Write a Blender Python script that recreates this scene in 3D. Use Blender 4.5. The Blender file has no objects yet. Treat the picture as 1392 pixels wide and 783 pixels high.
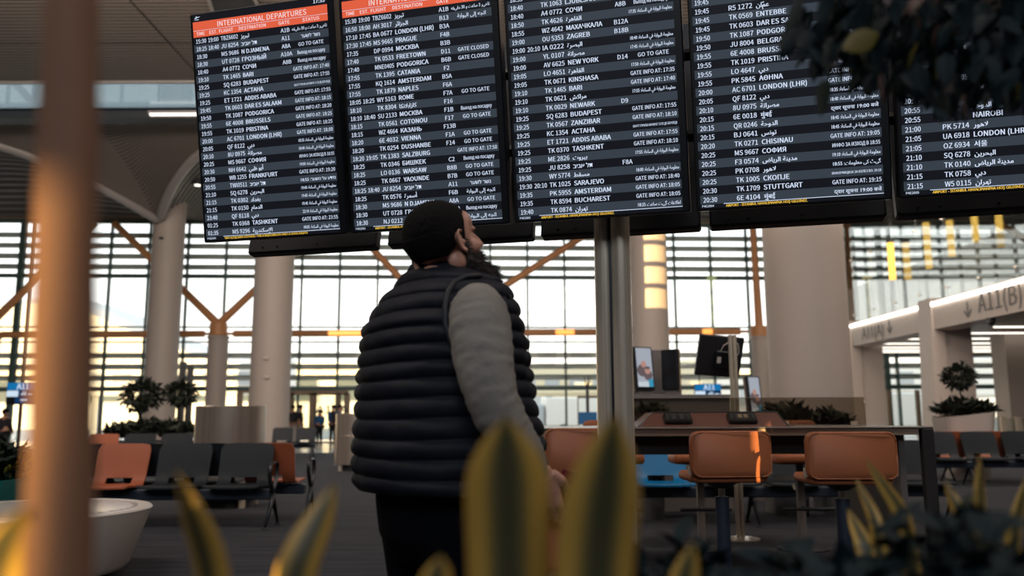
import bpy, bmesh, math, random, os, unicodedata
from mathutils import Vector, Matrix, noise
PI = math.pi
SC = bpy.context.scene
COL = SC.collection
random.seed(7)

# ------------------------------------------------------------------ camera
FPX = 1160.0; CAMH = 1.15; PITCH = math.radians(8.6); ROLL = math.radians(0.25)
FWD = Vector((0, math.cos(PITCH), math.sin(PITCH)))
_u0 = Vector((0, -math.sin(PITCH), math.cos(PITCH))); _r0 = Vector((1, 0, 0))
RT = _r0*math.cos(ROLL) - _u0*math.sin(ROLL)
UP = _u0*math.cos(ROLL) + _r0*math.sin(ROLL)
EYE = Vector((0, 0, CAMH))
cd = bpy.data.cameras.new('camera'); cam = bpy.data.objects.new('camera', cd); COL.objects.link(cam)
cam.matrix_world = Matrix(((RT.x, UP.x, -FWD.x, EYE.x), (RT.y, UP.y, -FWD.y, EYE.y), (RT.z, UP.z, -FWD.z, EYE.z), (0, 0, 0, 1)))
cd.sensor_width = 36.0; cd.lens = FPX/1392*36.0; cd.clip_start = 0.02; cd.clip_end = 2000
cd.dof.use_dof = True; cd.dof.focus_distance = 3.6; cd.dof.aperture_fstop = 2.2
SC.camera = cam

def P(px, py, Y):
    """world point on the plane y = Y seen at photo pixel (px, py)"""
    d = FWD + RT*((px-696)/FPX) - UP*((py-391.5)/FPX)
    return EYE + d*(Y/d.y)
def PZ(px, py, z):
    d = FWD + RT*((px-696)/FPX) - UP*((py-391.5)/FPX)
    return EYE + d*((z-CAMH)/d.z)

# ------------------------------------------------------------------ sky, sun, fill lights, exposure
W = bpy.data.worlds.new('sky'); SC.world = W; W.use_nodes = True
nt = W.node_tree; bg = nt.nodes['Background']
tc = nt.nodes.new('ShaderNodeTexCoord'); sx = nt.nodes.new('ShaderNodeSeparateXYZ'); rp = nt.nodes.new('ShaderNodeValToRGB')
nt.links.new(tc.outputs['Generated'], sx.inputs[0]); nt.links.new(sx.outputs['Z'], rp.inputs[0]); nt.links.new(rp.outputs[0], bg.inputs[0])
rp.color_ramp.elements[0].position = 0.0; rp.color_ramp.elements[0].color = (1.0, 0.86, 0.66, 1)
rp.color_ramp.elements[1].position = 0.75; rp.color_ramp.elements[1].color = (0.55, 0.68, 0.8, 1)
e = rp.color_ramp.elements.new(0.09); e.color = (1.0, 0.97, 0.93, 1)
e = rp.color_ramp.elements.new(0.3); e.color = (0.84, 0.92, 0.97, 1)
bg.inputs[1].default_value = 2.1

sd = bpy.data.lights.new('low_sun', 'SUN'); sd.energy = 11.0; sd.color = (1.0, 0.7, 0.3); sd.angle = math.radians(0.06)
SUN = Vector((0.35, 0.93, -0.03)).normalized()
so = bpy.data.objects.new('low_sun', sd); COL.objects.link(so); so.rotation_euler = (-SUN).to_track_quat('Z', 'Y').to_euler()

def area(name, loc, tgt, sx_, sy_, power, color=(1, 0.9, 0.8)):
    l = bpy.data.lights.new(name, 'AREA'); l.shape = 'RECTANGLE'; l.size = sx_; l.size_y = sy_; l.energy = power; l.color = color
    o = bpy.data.objects.new(name, l); COL.objects.link(o); o.location = loc
    o.rotation_euler = (Vector(loc)-Vector(tgt)).to_track_quat('Z', 'Y').to_euler(); return o
# added overhead fill lights without fixtures, aimed down and forward
area('hall_fill', (-9, 3, 11.2), (-8, 12, 0), 12, 2.5, 800, (1, 0.86, 0.74))
area('hall_fill', (9, 3, 11.2), (8, 14, 0), 12, 2.5, 800, (1, 0.86, 0.74))
area('hall_fill', (-9, 15, 11.2), (-9, 27, 2), 12, 2.5, 1300, (1, 0.84, 0.72))
area('hall_fill', (9, 15, 11.2), (9, 27, 2), 12, 2.5, 1300, (1, 0.84, 0.72))
area('hall_fill', (0, -9, 9.0), (0, 4, 1), 14, 4, 700, (0.86, 0.92, 1))
area('ceiling_fill', (0, 14, 6.2), (0, 22, 12), 24, 2, 420, (1, 0.84, 0.7))  # added fill light, aimed up to brighten the ceiling

vs = SC.view_settings; vs.view_transform = 'Standard'; vs.look = 'None'; vs.gamma = 1.0; vs.use_curve_mapping = False; vs.exposure = 0.0
SC.cycles.max_bounces = 7; SC.cycles.diffuse_bounces = 3; SC.cycles.glossy_bounces = 3; SC.cycles.transmission_bounces = 4
SC.cycles.transparent_max_bounces = 10; SC.cycles.use_denoising = True; SC.cycles.sample_clamp_indirect = 4.0
SC.cycles.caustics_reflective = False; SC.cycles.caustics_refractive = False

# ------------------------------------------------------------------ materials
def mat(name, color, rough=0.6, metal=0.0, var=0.0, scale=8.0, bump=0.0, emit=0.0, ecol=None, stretch=None, spec=0.5, aniso=0.0):
    m = bpy.data.materials.new(name); m.use_nodes = True; n = m.node_tree; b = n.nodes['Principled BSDF']
    b.inputs['Base Color'].default_value = (*color, 1); b.inputs['Roughness'].default_value = rough; b.inputs['Metallic'].default_value = metal
    b.inputs['Specular IOR Level'].default_value = spec
    if emit: b.inputs['Emission Strength'].default_value = emit; b.inputs['Emission Color'].default_value = (*(ecol or color), 1)
    if var or bump:
        t = n.nodes.new('ShaderNodeTexCoord'); mp = n.nodes.new('ShaderNodeMapping'); no = n.nodes.new('ShaderNodeTexNoise')
        n.links.new(t.outputs['Object'], mp.inputs[0]); n.links.new(mp.outputs[0], no.inputs['Vector'])
        no.inputs['Scale'].default_value = scale; no.inputs['Detail'].default_value = 3
        if stretch: mp.inputs['Scale'].default_value = stretch
        if var:
            mx = n.nodes.new('ShaderNodeMix'); mx.data_type = 'RGBA'
            mx.inputs['A'].default_value = (*[c*(1-var) for c in color], 1); mx.inputs['B'].default_value = (*[min(1, c*(1+var)) for c in color], 1)
            n.links.new(no.outputs[0], mx.inputs['Factor']); n.links.new(mx.outputs['Result'], b.inputs['Base Color'])
        if bump:
            bp = n.nodes.new('ShaderNodeBump'); bp.inputs['Strength'].default_value = bump; bp.inputs['Distance'].default_value = 0.01
            n.links.new(no.outputs[0], bp.inputs['Height']); n.links.new(bp.outputs[0], b.inputs['Normal'])
    return m
def emis(name, color, s=1.0):
    m = bpy.data.materials.new(name); m.use_nodes = True; n = m.node_tree; n.nodes.clear()
    e_ = n.nodes.new('ShaderNodeEmission'); e_.inputs[0].default_value = (*color, 1); e_.inputs[1].default_value = s
    o = n.nodes.new('ShaderNodeOutputMaterial'); n.links.new(e_.outputs[0], o.inputs[0]); return m
def glass(name, tint=(1, 1, 1), refl=0.06, rough=0.0):
    m = bpy.data.materials.new(name); m.use_nodes = True; n = m.node_tree; n.nodes.clear()
    t = n.nodes.new('ShaderNodeBsdfTransparent'); t.inputs[0].default_value = (*tint, 1)
    g = n.nodes.new('ShaderNodeBsdfGlossy'); g.inputs['Roughness'].default_value = rough
    f = n.nodes.new('ShaderNodeLayerWeight'); f.inputs[0].default_value = 0.25
    mu = n.nodes.new('ShaderNodeMath'); mu.operation = 'MULTIPLY_ADD'; mu.inputs[1].default_value = 0.5; mu.inputs[2].default_value = refl
    n.links.new(f.outputs['Fresnel'], mu.inputs[0])
    x = n.nodes.new('ShaderNodeMixShader'); o = n.nodes.new('ShaderNodeOutputMaterial')
    n.links.new(mu.outputs[0], x.inputs[0]); n.links.new(t.outputs[0], x.inputs[1]); n.links.new(g.outputs[0], x.inputs[2]); n.links.new(x.outputs[0], o.inputs[0]); return m

M = {}
M['white_paint'] = mat('white_paint', (0.46, 0.39, 0.345), 0.55, var=0.03, scale=1.5)
M['gate_paint'] = mat('gate_paint', (0.62, 0.53, 0.47), 0.5, var=0.03, scale=2)
M['parapet_paint'] = mat('parapet_paint', (0.8, 0.78, 0.73), 0.5)
_n = M['parapet_paint'].node_tree; _t = _n.nodes.new('ShaderNodeBsdfTranslucent'); _t.inputs[0].default_value = (0.85, 0.82, 0.76, 1); _x = _n.nodes.new('ShaderNodeMixShader'); _x.inputs[0].default_value = 0.6; _t = _n.nodes.new('ShaderNodeBsdfTransparent')
_n.links.new(_n.nodes['Principled BSDF'].outputs[0], _x.inputs[1]); _n.links.new(_t.outputs[0], _x.inputs[2]); _n.links.new(_x.outputs[0], _n.nodes['Material Output'].inputs[0])
M['rib_ceiling'] = mat('rib_ceiling', (0.28, 0.235, 0.2), 0.55, var=0.12, scale=0.6)
M['rib_ceiling_grey'] = mat('rib_ceiling_grey', (0.26, 0.25, 0.24), 0.55, var=0.1, scale=0.6)
M['ceiling_trim'] = mat('ceiling_trim', (0.36, 0.33, 0.31), 0.4)
M['dark_steel'] = mat('dark_steel', (0.03, 0.03, 0.032), 0.5)
M['mullion'] = mat('mullion', (0.055, 0.1, 0.09), 0.45)
M['louver'] = mat('louver', (0.6, 0.66, 0.64), 0.6)
M['orange_steel'] = mat('orange_steel', (0.6, 0.27, 0.11), 0.45, var=0.05)
M['steel'] = mat('steel', (0.82, 0.62, 0.5), 0.25, 0.5, var=0.5, scale=1.2, stretch=(60, 60, 0.1))
M['drum_steel'] = mat('drum_steel', (0.5, 0.43, 0.37), 0.3, 0.75, var=0.35, scale=2, stretch=(9, 9, 0.12))
M['bench_slat'] = mat('bench_slat', (0.5, 0.47, 0.44), 0.14)
M['ceiling_gap'] = mat('ceiling_gap', (0.12, 0.1, 0.088), 0.8)
M['casing'] = mat('casing', (0.006, 0.007, 0.01), 0.35)
M['casing_back'] = mat('casing_back', (0.008, 0.01, 0.016), 0.5)
M['seat_dark'] = mat('seat_dark', (0.015, 0.019, 0.024), 0.55, var=0.1, spec=0.25)
M['seat_navy'] = mat('seat_navy', (0.02, 0.03, 0.05), 0.5)
M['seat_orange'] = mat('seat_orange', (0.36, 0.095, 0.04), 0.55, var=0.05)
M['seat_blue'] = mat('seat_blue', (0.0, 0.16, 0.38), 0.4)
M['leather_orange'] = mat('leather_orange', (0.36, 0.115, 0.045), 0.5, var=0.06, scale=14, bump=0.08)
M['frame_metal'] = mat('frame_metal', (0.04, 0.043, 0.05), 0.35, 0.7)
M['counter_dark'] = mat('counter_dark', (0.018, 0.016, 0.018), 0.5)
M['counter_edge'] = mat('counter_edge', (0.36, 0.27, 0.2), 0.5)
M['counter_top'] = mat('counter_top', (0.16, 0.14, 0.13), 0.25)
M['counter_grey'] = mat('counter_grey', (0.16, 0.14, 0.135), 0.45)
M['walnut'] = mat('walnut', (0.12, 0.045, 0.032), 0.45, var=0.35, scale=4, stretch=(1, 10, 10))
M['socket_black'] = mat('socket_black', (0.02, 0.02, 0.022), 0.3)
M['brass_socket'] = mat('brass_socket', (0.3, 0.24, 0.15), 0.35, 0.5)
M['skin'] = mat('skin', (0.5, 0.25, 0.175), 0.5, var=0.12, scale=30, bump=0.06)
M['hair'] = mat('hair', (0.005, 0.004, 0.004), 0.9, var=0.3, scale=120, bump=0.35, spec=0.15)
M['beard'] = mat('beard', (0.02, 0.012, 0.01), 0.7, var=0.5, scale=60, bump=0.5)
M['vest'] = mat('vest', (0.007, 0.0085, 0.015), 0.65, var=0.2, scale=18, bump=0.35, spec=0.22)
M['vest_edge'] = mat('vest_edge', (0.006, 0.007, 0.011), 0.6)
M['sweater'] = mat('sweater', (0.21, 0.19, 0.17), 0.85, var=0.12, scale=60, bump=0.2)
M['trousers'] = mat('trousers', (0.002, 0.0025, 0.005), 0.9, spec=0.1)
M['shoe'] = mat('shoe', (0.02, 0.02, 0.02), 0.5)
M['eye_white'] = mat('eye_white', (0.6, 0.56, 0.52), 0.3)
M['passport'] = mat('passport', (0.2, 0.015, 0.03), 0.45)
M['red_pouch'] = mat('red_pouch', (0.42, 0.09, 0.06), 0.5)
M['leaf_dark'] = mat('leaf_dark', (0.006, 0.015, 0.018), 0.65, var=0.5, scale=9, spec=0.18)
M['leaf_green'] = mat('leaf_green', (0.011, 0.02, 0.012), 0.6, var=0.5, scale=9, spec=0.2)
M['leaf_brown'] = mat('leaf_brown', (0.07, 0.032, 0.024), 0.5, var=0.4, scale=12)
M['leaf_yellow'] = mat('leaf_yellow', (0.11, 0.085, 0.012), 0.5, var=0.4, scale=12)
M['leaf_far'] = mat('leaf_far', (0.02, 0.026, 0.016), 0.6, var=0.4, scale=12)
M['leaf_lime'] = mat('leaf_lime', (0.3, 0.26, 0.04), 0.5, var=0.4, scale=12)
M['bark'] = mat('bark', (0.22, 0.105, 0.058), 0.75, var=0.4, scale=14, bump=0.6, stretch=(1, 1, 0.3))
M['bark_dark'] = mat('bark_dark', (0.04, 0.03, 0.025), 0.8, var=0.3, scale=20, bump=0.4)
M['planter_white'] = mat('planter_white', (0.62, 0.55, 0.5), 0.35, var=0.03)
M['planter_teal'] = mat('planter_teal', (0.0, 0.11, 0.11), 0.4)
M['planter_grey'] = mat('planter_grey', (0.08, 0.08, 0.085), 0.6)
M['soil'] = mat('soil', (0.02, 0.014, 0.01), 0.95, var=0.4, scale=40, bump=0.8)
M['sign_blue'] = emis('sign_blue', (0.01, 0.2, 0.5), 0.8)
M['sign_dark'] = emis('sign_dark', (0.01, 0.06, 0.17), 0.6)
M['sign_white'] = emis('sign_white', (0.7, 0.85, 1.0), 0.9)
M['lamp_white'] = emis('lamp_white', (1.0, 0.9, 0.78), 2.6)
M['cove_white'] = emis('cove_white', (1.0, 0.93, 0.82), 7)
M['lamp_amber'] = emis('lamp_amber', (1.0, 0.6, 0.12), 1.9)
M['tan_frame'] = mat('tan_frame', (0.3, 0.22, 0.15), 0.5)
M['letter_grey'] = mat('letter_grey', (0.16, 0.14, 0.13), 0.5)
M['letter_dark'] = mat('letter_dark', (0.03, 0.03, 0.03), 0.5)
M['glass_pane'] = glass('glass_pane', (0.97, 0.98, 0.97), 0.015)
M['glass_sky'] = glass('glass_sky', (0.5, 0.55, 0.565), 0.02)
M['glass_rail'] = glass('glass_rail', (0.86, 0.88, 0.86), 0.1)
M['glass_desk'] = glass('glass_desk', (0.72, 0.68, 0.62), 0.16)
M['outside_pale'] = mat('outside_pale', (0.9, 0.84, 0.76), 0.7)
M['outside_roof'] = mat('outside_roof', (0.72, 0.66, 0.6), 0.6)
M['outside_grey'] = mat('outside_grey', (0.5, 0.5, 0.5), 0.7)
M['outside_yellow'] = mat('outside_yellow', (0.85, 0.72, 0.5), 0.7)
M['apron'] = mat('apron', (0.55, 0.5, 0.43), 0.8, var=0.1, scale=0.2)
M['cloth_black'] = mat('cloth_black', (0.015, 0.015, 0.02), 0.8)
M['cloth_blue'] = mat('cloth_blue', (0.02, 0.12, 0.3), 0.8)
M['cloth_tan'] = mat('cloth_tan', (0.4, 0.28, 0.2), 0.8)
M['terrazzo'] = mat('terrazzo', (0.42, 0.42, 0.41), 0.18, var=0.08, scale=5)

def carpet_mat():
    m = mat('carpet', (0.04, 0.037, 0.04), 0.95, spec=0.2); n = m.node_tree; b = n.nodes['Principled BSDF']
    t = n.nodes.new('ShaderNodeTexCoord'); mp = n.nodes.new('ShaderNodeMapping'); mp.inputs['Scale'].default_value = (0.5, 6, 1)
    no = n.nodes.new('ShaderNodeTexNoise'); no.inputs['Scale'].default_value = 1.6; no.inputs['Detail'].default_value = 6
    r = n.nodes.new('ShaderNodeValToRGB'); r.color_ramp.elements[0].color = (0.021, 0.024, 0.034, 1); r.color_ramp.elements[1].color = (0.05, 0.049, 0.056, 1)
    r.color_ramp.elements[0].position = 0.3; r.color_ramp.elements[1].position = 0.7
    n.links.new(t.outputs['Object'], mp.inputs[0]); n.links.new(mp.outputs[0], no.inputs['Vector']); n.links.new(no.outputs[0], r.inputs[0]); n.links.new(r.outputs[0], b.inputs['Base Color'])
    n2 = n.nodes.new('ShaderNodeTexNoise'); n2.inputs['Scale'].default_value = 220; bp = n.nodes.new('ShaderNodeBump'); bp.inputs['Strength'].default_value = 0.4
    n.links.new(t.outputs['Object'], n2.inputs['Vector']); n.links.new(n2.outputs[0], bp.inputs['Height']); n.links.new(bp.outputs[0], b.inputs['Normal'])
    return m
M['carpet'] = carpet_mat()

def snake_mat():
    # variegated leaf: green banded middle, yellow margins, following the leaf's own width coordinate (UV u)
    m = mat('snake_leaf', (0.05, 0.06, 0.03), 0.45); n = m.node_tree; b = n.nodes['Principled BSDF']
    uv = n.nodes.new('ShaderNodeUVMap'); s = n.nodes.new('ShaderNodeSeparateXYZ'); n.links.new(uv.outputs[0], s.inputs[0])
    r = n.nodes.new('ShaderNodeValToRGB'); el = r.color_ramp.elements
    el[0].position = 0.0; el[0].color = (0.44, 0.26, 0.05, 1); el[1].position = 1.0; el[1].color = (0.44, 0.26, 0.05, 1)
    for p_, c_ in ((0.2, (0.4, 0.24, 0.045, 1)), (0.34, (0.09, 0.075, 0.028, 1)), (0.5, (0.04, 0.038, 0.018, 1)), (0.66, (0.09, 0.075, 0.028, 1)), (0.8, (0.4, 0.24, 0.045, 1))):
        q = el.new(p_); q.color = c_
    n.links.new(s.outputs[0], r.inputs[0]); n.links.new(r.outputs[0], b.inputs['Base Color']); return m
M['snake_leaf'] = snake_mat()

# ------------------------------------------------------------------ mesh helpers
class MB:
    def __init__(self): self.v = []; self.f = []; self.mi = []; self.uv = None
    def add(self, vs_, fs, mi=0):
        b = len(self.v); self.v += [tuple(x) for x in vs_]; self.f += [tuple(i+b for i in f_) for f_ in fs]; self.mi += [mi]*len(fs); return self
    def box(self, x0, x1, y0, y1, z0, z1, mi=0, mtx=None, bev=0.0):
        if bev > 0:
            b = bev; pts = []
            for (z, i) in ((z0, b), (z0+b, 0), (z1-b, 0), (z1, b)):
                for (sx_, sy_) in ((0, 0), (1, 0), (1, 1), (0, 1)):
                    cx, cy = (x1 if sx_ else x0), (y1 if sy_ else y0)
                    dx, dy = (-1 if sx_ else 1), (-1 if sy_ else 1)
                    a1 = (cx+dx*(b+i), cy+dy*i, z); a2 = (cx+dx*i, cy+dy*(b+i), z)
                    pts += [a2, a1] if (sx_, sy_) in ((0, 0), (1, 1)) else [a1, a2]
            fs = []
            for l in range(3):
                for k in range(8): fs.append((l*8+k, l*8+(k+1) % 8, (l+1)*8+(k+1) % 8, (l+1)*8+k))
            fs.append(tuple(reversed(range(8)))); fs.append(tuple(range(24, 32)))
        else:
            pts = [(x, y, z) for z in (z0, z1) for (x, y) in ((x0, y0), (x1, y0), (x1, y1), (x0, y1))]
            fs = [(3, 2, 1, 0), (4, 5, 6, 7), (0, 1, 5, 4), (1, 2, 6, 5), (2, 3, 7, 6), (3, 0, 4, 7)]
        if mtx: pts = [mtx @ Vector(p) for p in pts]
        return self.add(pts, fs, mi)
    def loft(self, rings, mi=0, closed=True, caps=True):
        n = len(rings[0]); vs_ = [p for r in rings for p in r]; fs = []
        for l in range(len(rings)-1):
            for k in range(n if closed else n-1): fs.append((l*n+k, l*n+(k+1) % n, (l+1)*n+(k+1) % n, (l+1)*n+k))
        if caps and closed: fs.append(tuple(reversed(range(n)))); fs.append(tuple(range((len(rings)-1)*n, len(rings)*n)))
        return self.add(vs_, fs, mi)
    def tube(self, pts, r, n=12, mi=0, caps=True):
        pts = [Vector(p) for p in pts]; rs = r if isinstance(r, (list, tuple)) else [r]*len(pts)
        rings = []; prev = None
        for i, p in enumerate(pts):
            t = (pts[min(i+1, len(pts)-1)]-pts[max(i-1, 0)]).normalized()
            if prev is None:
                a = Vector((0, 0, 1)) if abs(t.z) < 0.9 else Vector((1, 0, 0)); u = t.cross(a).normalized()
            else: u = (prev - t*prev.dot(t)).normalized()
            w = t.cross(u); prev = u; rr = rs[i]
            ru, rw = rr if isinstance(rr, tuple) else (rr, rr)
            rings.append([p+u*math.cos(2*PI*k/n)*ru+w*math.sin(2*PI*k/n)*rw for k in range(n)])
        return self.loft(rings, mi, caps=caps)
    def lathe(self, prof, c=(0, 0, 0), n=32, mi=0):
        c = Vector(c); rings = [[c+Vector((r*math.cos(2*PI*k/n), r*math.sin(2*PI*k/n), z)) for k in range(n)] for r, z in prof]
        return self.loft(rings, mi)
    def ell(self, c, r, n=20, m=12, mi=0, mtx=None):
        rings = []
        for i in range(m+1):
            t = -PI/2+PI*(i+0.02 if i == 0 else i-0.02 if i == m else i)/m
            ring = [Vector((c[0]+r[0]*math.cos(t)*math.cos(2*PI*k/n), c[1]+r[1]*math.cos(t)*math.sin(2*PI*k/n), c[2]+r[2]*math.sin(t))) for k in range(n)]
            rings.append([mtx @ p for p in ring] if mtx else ring)
        return self.loft(rings, mi)
    def prism(self, poly, y0, y1, mi=0, mtx=None):
        """poly of (x, z) pushed from y0 to y1"""
        r0 = [Vector((x, y0, z)) for x, z in poly]; r1 = [Vector((x, y1, z)) for x, z in poly]
        if mtx: r0 = [mtx @ p for p in r0]; r1 = [mtx @ p for p in r1]
        return self.loft([r0, r1], mi)
    def mesh(self, name, mats, smooth=False, fix=True):
        me = bpy.data.meshes.new(name); me.from_pydata(self.v, [], self.f)
        for m_ in (mats if isinstance(mats, (list, tuple)) else [mats]): me.materials.append(m_)
        me.polygons.foreach_set('material_index', self.mi)
        if fix:
            bm = bmesh.new(); bm.from_mesh(me); bmesh.ops.recalc_face_normals(bm, faces=bm.faces); bm.to_mesh(me); bm.free()
        if smooth:
            me.polygons.foreach_set('use_smooth', [True]*len(me.polygons))
            if smooth != 'all': me.set_sharp_from_angle(angle=math.radians(38))
        me.update(); return me
    def build(self, name, mats, parent=None, smooth=False, fix=True):
        return obj(name, self.mesh(name, mats, smooth, fix), parent)

def obj(name, me, parent=None, loc=None):
    o = bpy.data.objects.new(name, me); COL.objects.link(o)
    if parent is not None: o.parent = parent
    if loc is not None: o.location = loc
    return o
def tag(o, label=None, cat=None, group=None, kind=None):
    if label: o['label'] = label
    if cat: o['category'] = cat
    if group: o['group'] = group
    if kind: o['kind'] = kind
    return o
def thing(name, label, cat, loc=(0, 0, 0), rz=0.0, group=None):
    o = bpy.data.objects.new(name, None); COL.objects.link(o); o.location = loc; o.rotation_euler = (0, 0, rz); o.empty_display_size = 0.1
    return tag(o, label, cat, group)
def struct(name, mb, mats, parent=None, smooth=False):
    o = mb.build(name, mats, parent, smooth)
    if parent is None: o['kind'] = 'structure'
    return o
def sempty(name):
    o = bpy.data.objects.new(name, None); COL.objects.link(o); o['kind'] = 'structure'; return o
def dup(root, loc, rz, label=None, group=None):
    r = root.copy(); COL.objects.link(r); r.location = loc; r.rotation_euler = (0, 0, rz)
    if label: r['label'] = label
    if group: r['group'] = group
    for ch in list(root.children):
        c = ch.copy(); COL.objects.link(c); c.parent = r
        for g in ch.children:
            d = g.copy(); COL.objects.link(d); d.parent = c
    return r
def rrect(w, h, r, n=5):
    pts = []
    for cx, cz, a0 in ((w/2-r, h/2-r, 0), (-w/2+r, h/2-r, PI/2), (-w/2+r, -h/2+r, PI), (w/2-r, -h/2+r, 1.5*PI)):
        for k in range(n+1): a = a0+PI/2*k/n; pts.append((cx+r*math.cos(a), cz+r*math.sin(a)))
    return pts

# ------------------------------------------------------------------ lettering
FORMS = {}
for c in list(range(0xFE70, 0xFEFD))+list(range(0xFB50, 0xFBFF)):
    d = unicodedata.decomposition(chr(c)).split()
    if len(d) >= 2 and not {'0020', '0640'} & set(d[1:]): FORMS.setdefault(tuple(int(x, 16) for x in d[1:]), {})[d[0]] = chr(c)
def arab(s):
    def word(s):
        out = []; i = 0; prev = False
        while i < len(s):
            key = (ord(s[i]),); st = 1
            if i+1 < len(s) and (ord(s[i]), ord(s[i+1])) in FORMS: key = (ord(s[i]), ord(s[i+1])); st = 2
            if key in FORMS:
                f = FORMS[key]; nj = i+st < len(s) and '<final>' in FORMS.get((ord(s[i+st]),), {}); can = '<initial>' in f
                if prev and can and nj and '<medial>' in f: out.append(f['<medial>'])
                elif prev and '<final>' in f: out.append(f['<final>'])
                elif can and nj: out.append(f['<initial>'])
                else: out.append(f.get('<isolated>', s[i]))
                prev = can
            else: out.append(s[i]); prev = False
            i += st
        return ''.join(reversed(out))
    return ' '.join(w_ if w_[0].isdigit() else word(w_) for w_ in reversed(s.split(' ')))
def visual(s):
    if any(0x590 <= ord(c) <= 0x5FF for c in s):
        return ' '.join(w_ if w_[0].isdigit() else w_[::-1] for w_ in reversed(s.split(' ')))
    if any(0x600 <= ord(c) <= 0x6FF for c in s): return arab(s)
    return s
try: SANS = bpy.data.fonts.load(os.path.join(bpy.utils.system_resource('DATAFILES'), 'fonts', 'Noto Sans CJK Regular.woff2'))
except Exception: SANS = None
TEXTQ = []   # (target MB key, string, size, matrix, align, material index, max width, bold)
def text_add(key, s, size, mtx, align='LEFT', mi=0, maxw=None, width=None, bold=0.03, stretch=1.0):
    TEXTQ.append((key, visual(s), size, mtx, align, mi, maxw, width, bold, stretch))
def text_flush():
    """turn every queued string into mesh, gathered by key"""
    out = {}; tmp = []; cu = bpy.data.curves.new('lettering', 'FONT'); cu.body = 'H'
    if SANS: cu.font = SANS
    o = bpy.data.objects.new('lettering', cu); COL.objects.link(o); bpy.context.view_layer.update(); capk = 0.727/max(0.1, o.dimensions.y); bpy.data.objects.remove(o)
    for q in TEXTQ:
        cu = bpy.data.curves.new('lettering', 'FONT'); cu.body = q[1]; cu.size = 1.0; cu.resolution_u = 2
        if SANS and all(ord(c) < 0x530 and c not in 'İŞ' for c in q[1]): cu.font = SANS
        o = bpy.data.objects.new('lettering', cu); COL.objects.link(o); tmp.append(o)
    bpy.context.view_layer.update(); dg = bpy.context.evaluated_depsgraph_get()
    for q, o in zip(TEXTQ, tmp):
        me = bpy.data.meshes.new_from_object(o.evaluated_get(dg))
        key, s, size, mtx, align, mi, maxw, width, bold, stretch = q
        if o.data.font == SANS: size *= capk; bold /= capk
        vs_ = [v.co.copy() for v in me.vertices]
        if vs_:
            x0 = min(v.x for v in vs_); x1 = max(v.x for v in vs_); w_ = (x1-x0)*size; sx_ = 1.0
            if width: sx_ = width/w_
            elif maxw and w_*stretch > maxw: sx_ = maxw/w_
            else: sx_ = stretch
            off = {'LEFT': x0, 'RIGHT': x1, 'CENTER': (x0+x1)/2}[align]
            fs = [tuple(p.vertices) for p in me.polygons]
            mb = out.setdefault(key, MB())
            for dx in ((-bold/2, bold/2) if bold else (0,)):
                mb.add([mtx @ Vector(((v.x-off+dx)*size*sx_, v.y*size, 0.0003*(dx > 0))) for v in vs_], fs, mi)
        bpy.data.meshes.remove(me)
    for o in tmp:
        cu = o.data; bpy.data.objects.remove(o); bpy.data.curves.remove(cu)
    TEXTQ.clear(); return out
# ================================================================== structure
HC = 12.0
# floor
struct('floor', MB().box(-34, 34, -40, 29, -0.3, 0), M['carpet'])
struct('floor_gate_strip', MB().box(-34, 34, 29, 46, -0.3, 0.0), M['terrazzo'])
# ribbed ceiling: a corrugated sheet, ribs running across the hall
def ribbed(y0, y1, x0, x1, z, pitch=0.2, depth=0.07, mb=None):
    mb = mb or MB(); y = y0; prof = []
    while y < y1:
        prof += [(y, z), (y+pitch*0.6, z), (y+pitch*0.6, z+depth), (y+pitch, z+depth)]; y += pitch
    n = len(prof); mb.add([(x0, a, b) for a, b in prof]+[(x1, a, b) for a, b in prof], [(i, i+1, n+i+1, n+i) for i in range(n-1)]); mb.mi = [0 if i % 4 == 0 else 1 for i in range(n-1)]; return mb
YS0 = PZ(150, 112, HC).y; YS1 = PZ(150, 150, HC).y; YS2 = PZ(150, 159, HC).y
ceil = sempty('ceiling')
yj = 6.0
while yj < YS0-0.1:
    y2 = min(yj+4.4, YS0)
    for (xa, xb) in ((-34, -21), (-20.94, -10.02), (-9.96, 0.96), (1.02, 11.96), (12.02, 34)):
        ribbed(yj, y2-0.05, xa, xb, HC, mb=None).build('ceiling_panel', [M['rib_ceiling'], M['ceiling_gap']], ceil, fix=False)
    yj = y2
MB().box(-34, 34, -40, 6.0, HC, HC+0.2).build('ceiling_panel', M['rib_ceiling'], ceil)
MB().box(-34, 34, 5.9, YS0-0.05, HC+0.12, HC+0.3).build('roof_slab', M['dark_steel'], ceil)
# dark slanted recess strip between the panels at the top of the view
a, b, c_, d_ = PZ(277, -25, HC), PZ(338, -25, HC), PZ(352, 8, HC), PZ(290, 14, HC)
MB().loft([[p+Vector((0, 0, -0.02)) for p in (a, b, c_, d_)], [p+Vector((0, 0, -0.07)) for p in (a, b, c_, d_)]]).build('recess_panel', M['dark_steel'], ceil)
for p, q in ((a, d_), (b, c_)): MB().tube([p-Vector((0, 0, 0.08)), q-Vector((0, 0, 0.08))], 0.05, 6).build('recess_edge', M['ceiling_trim'], ceil)
# skylight strip and its steel edge
sky = sempty('window_1')
x = -34.0
while x < 33:
    MB().box(x+0.02, x+4.83, YS0, YS1, HC, HC+0.03).build('pane', M['glass_sky'], sky); x += 4.85
MB().box(-34, 34, YS1, YS2, HC-0.28, HC+0.1).build('skylight_edge', M['dark_steel'], sky)
MB().box(-34, 34, YS0-0.12, YS0, HC-0.06, HC+0.3).build('skylight_edge', M['ceiling_trim'], sky)
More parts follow.
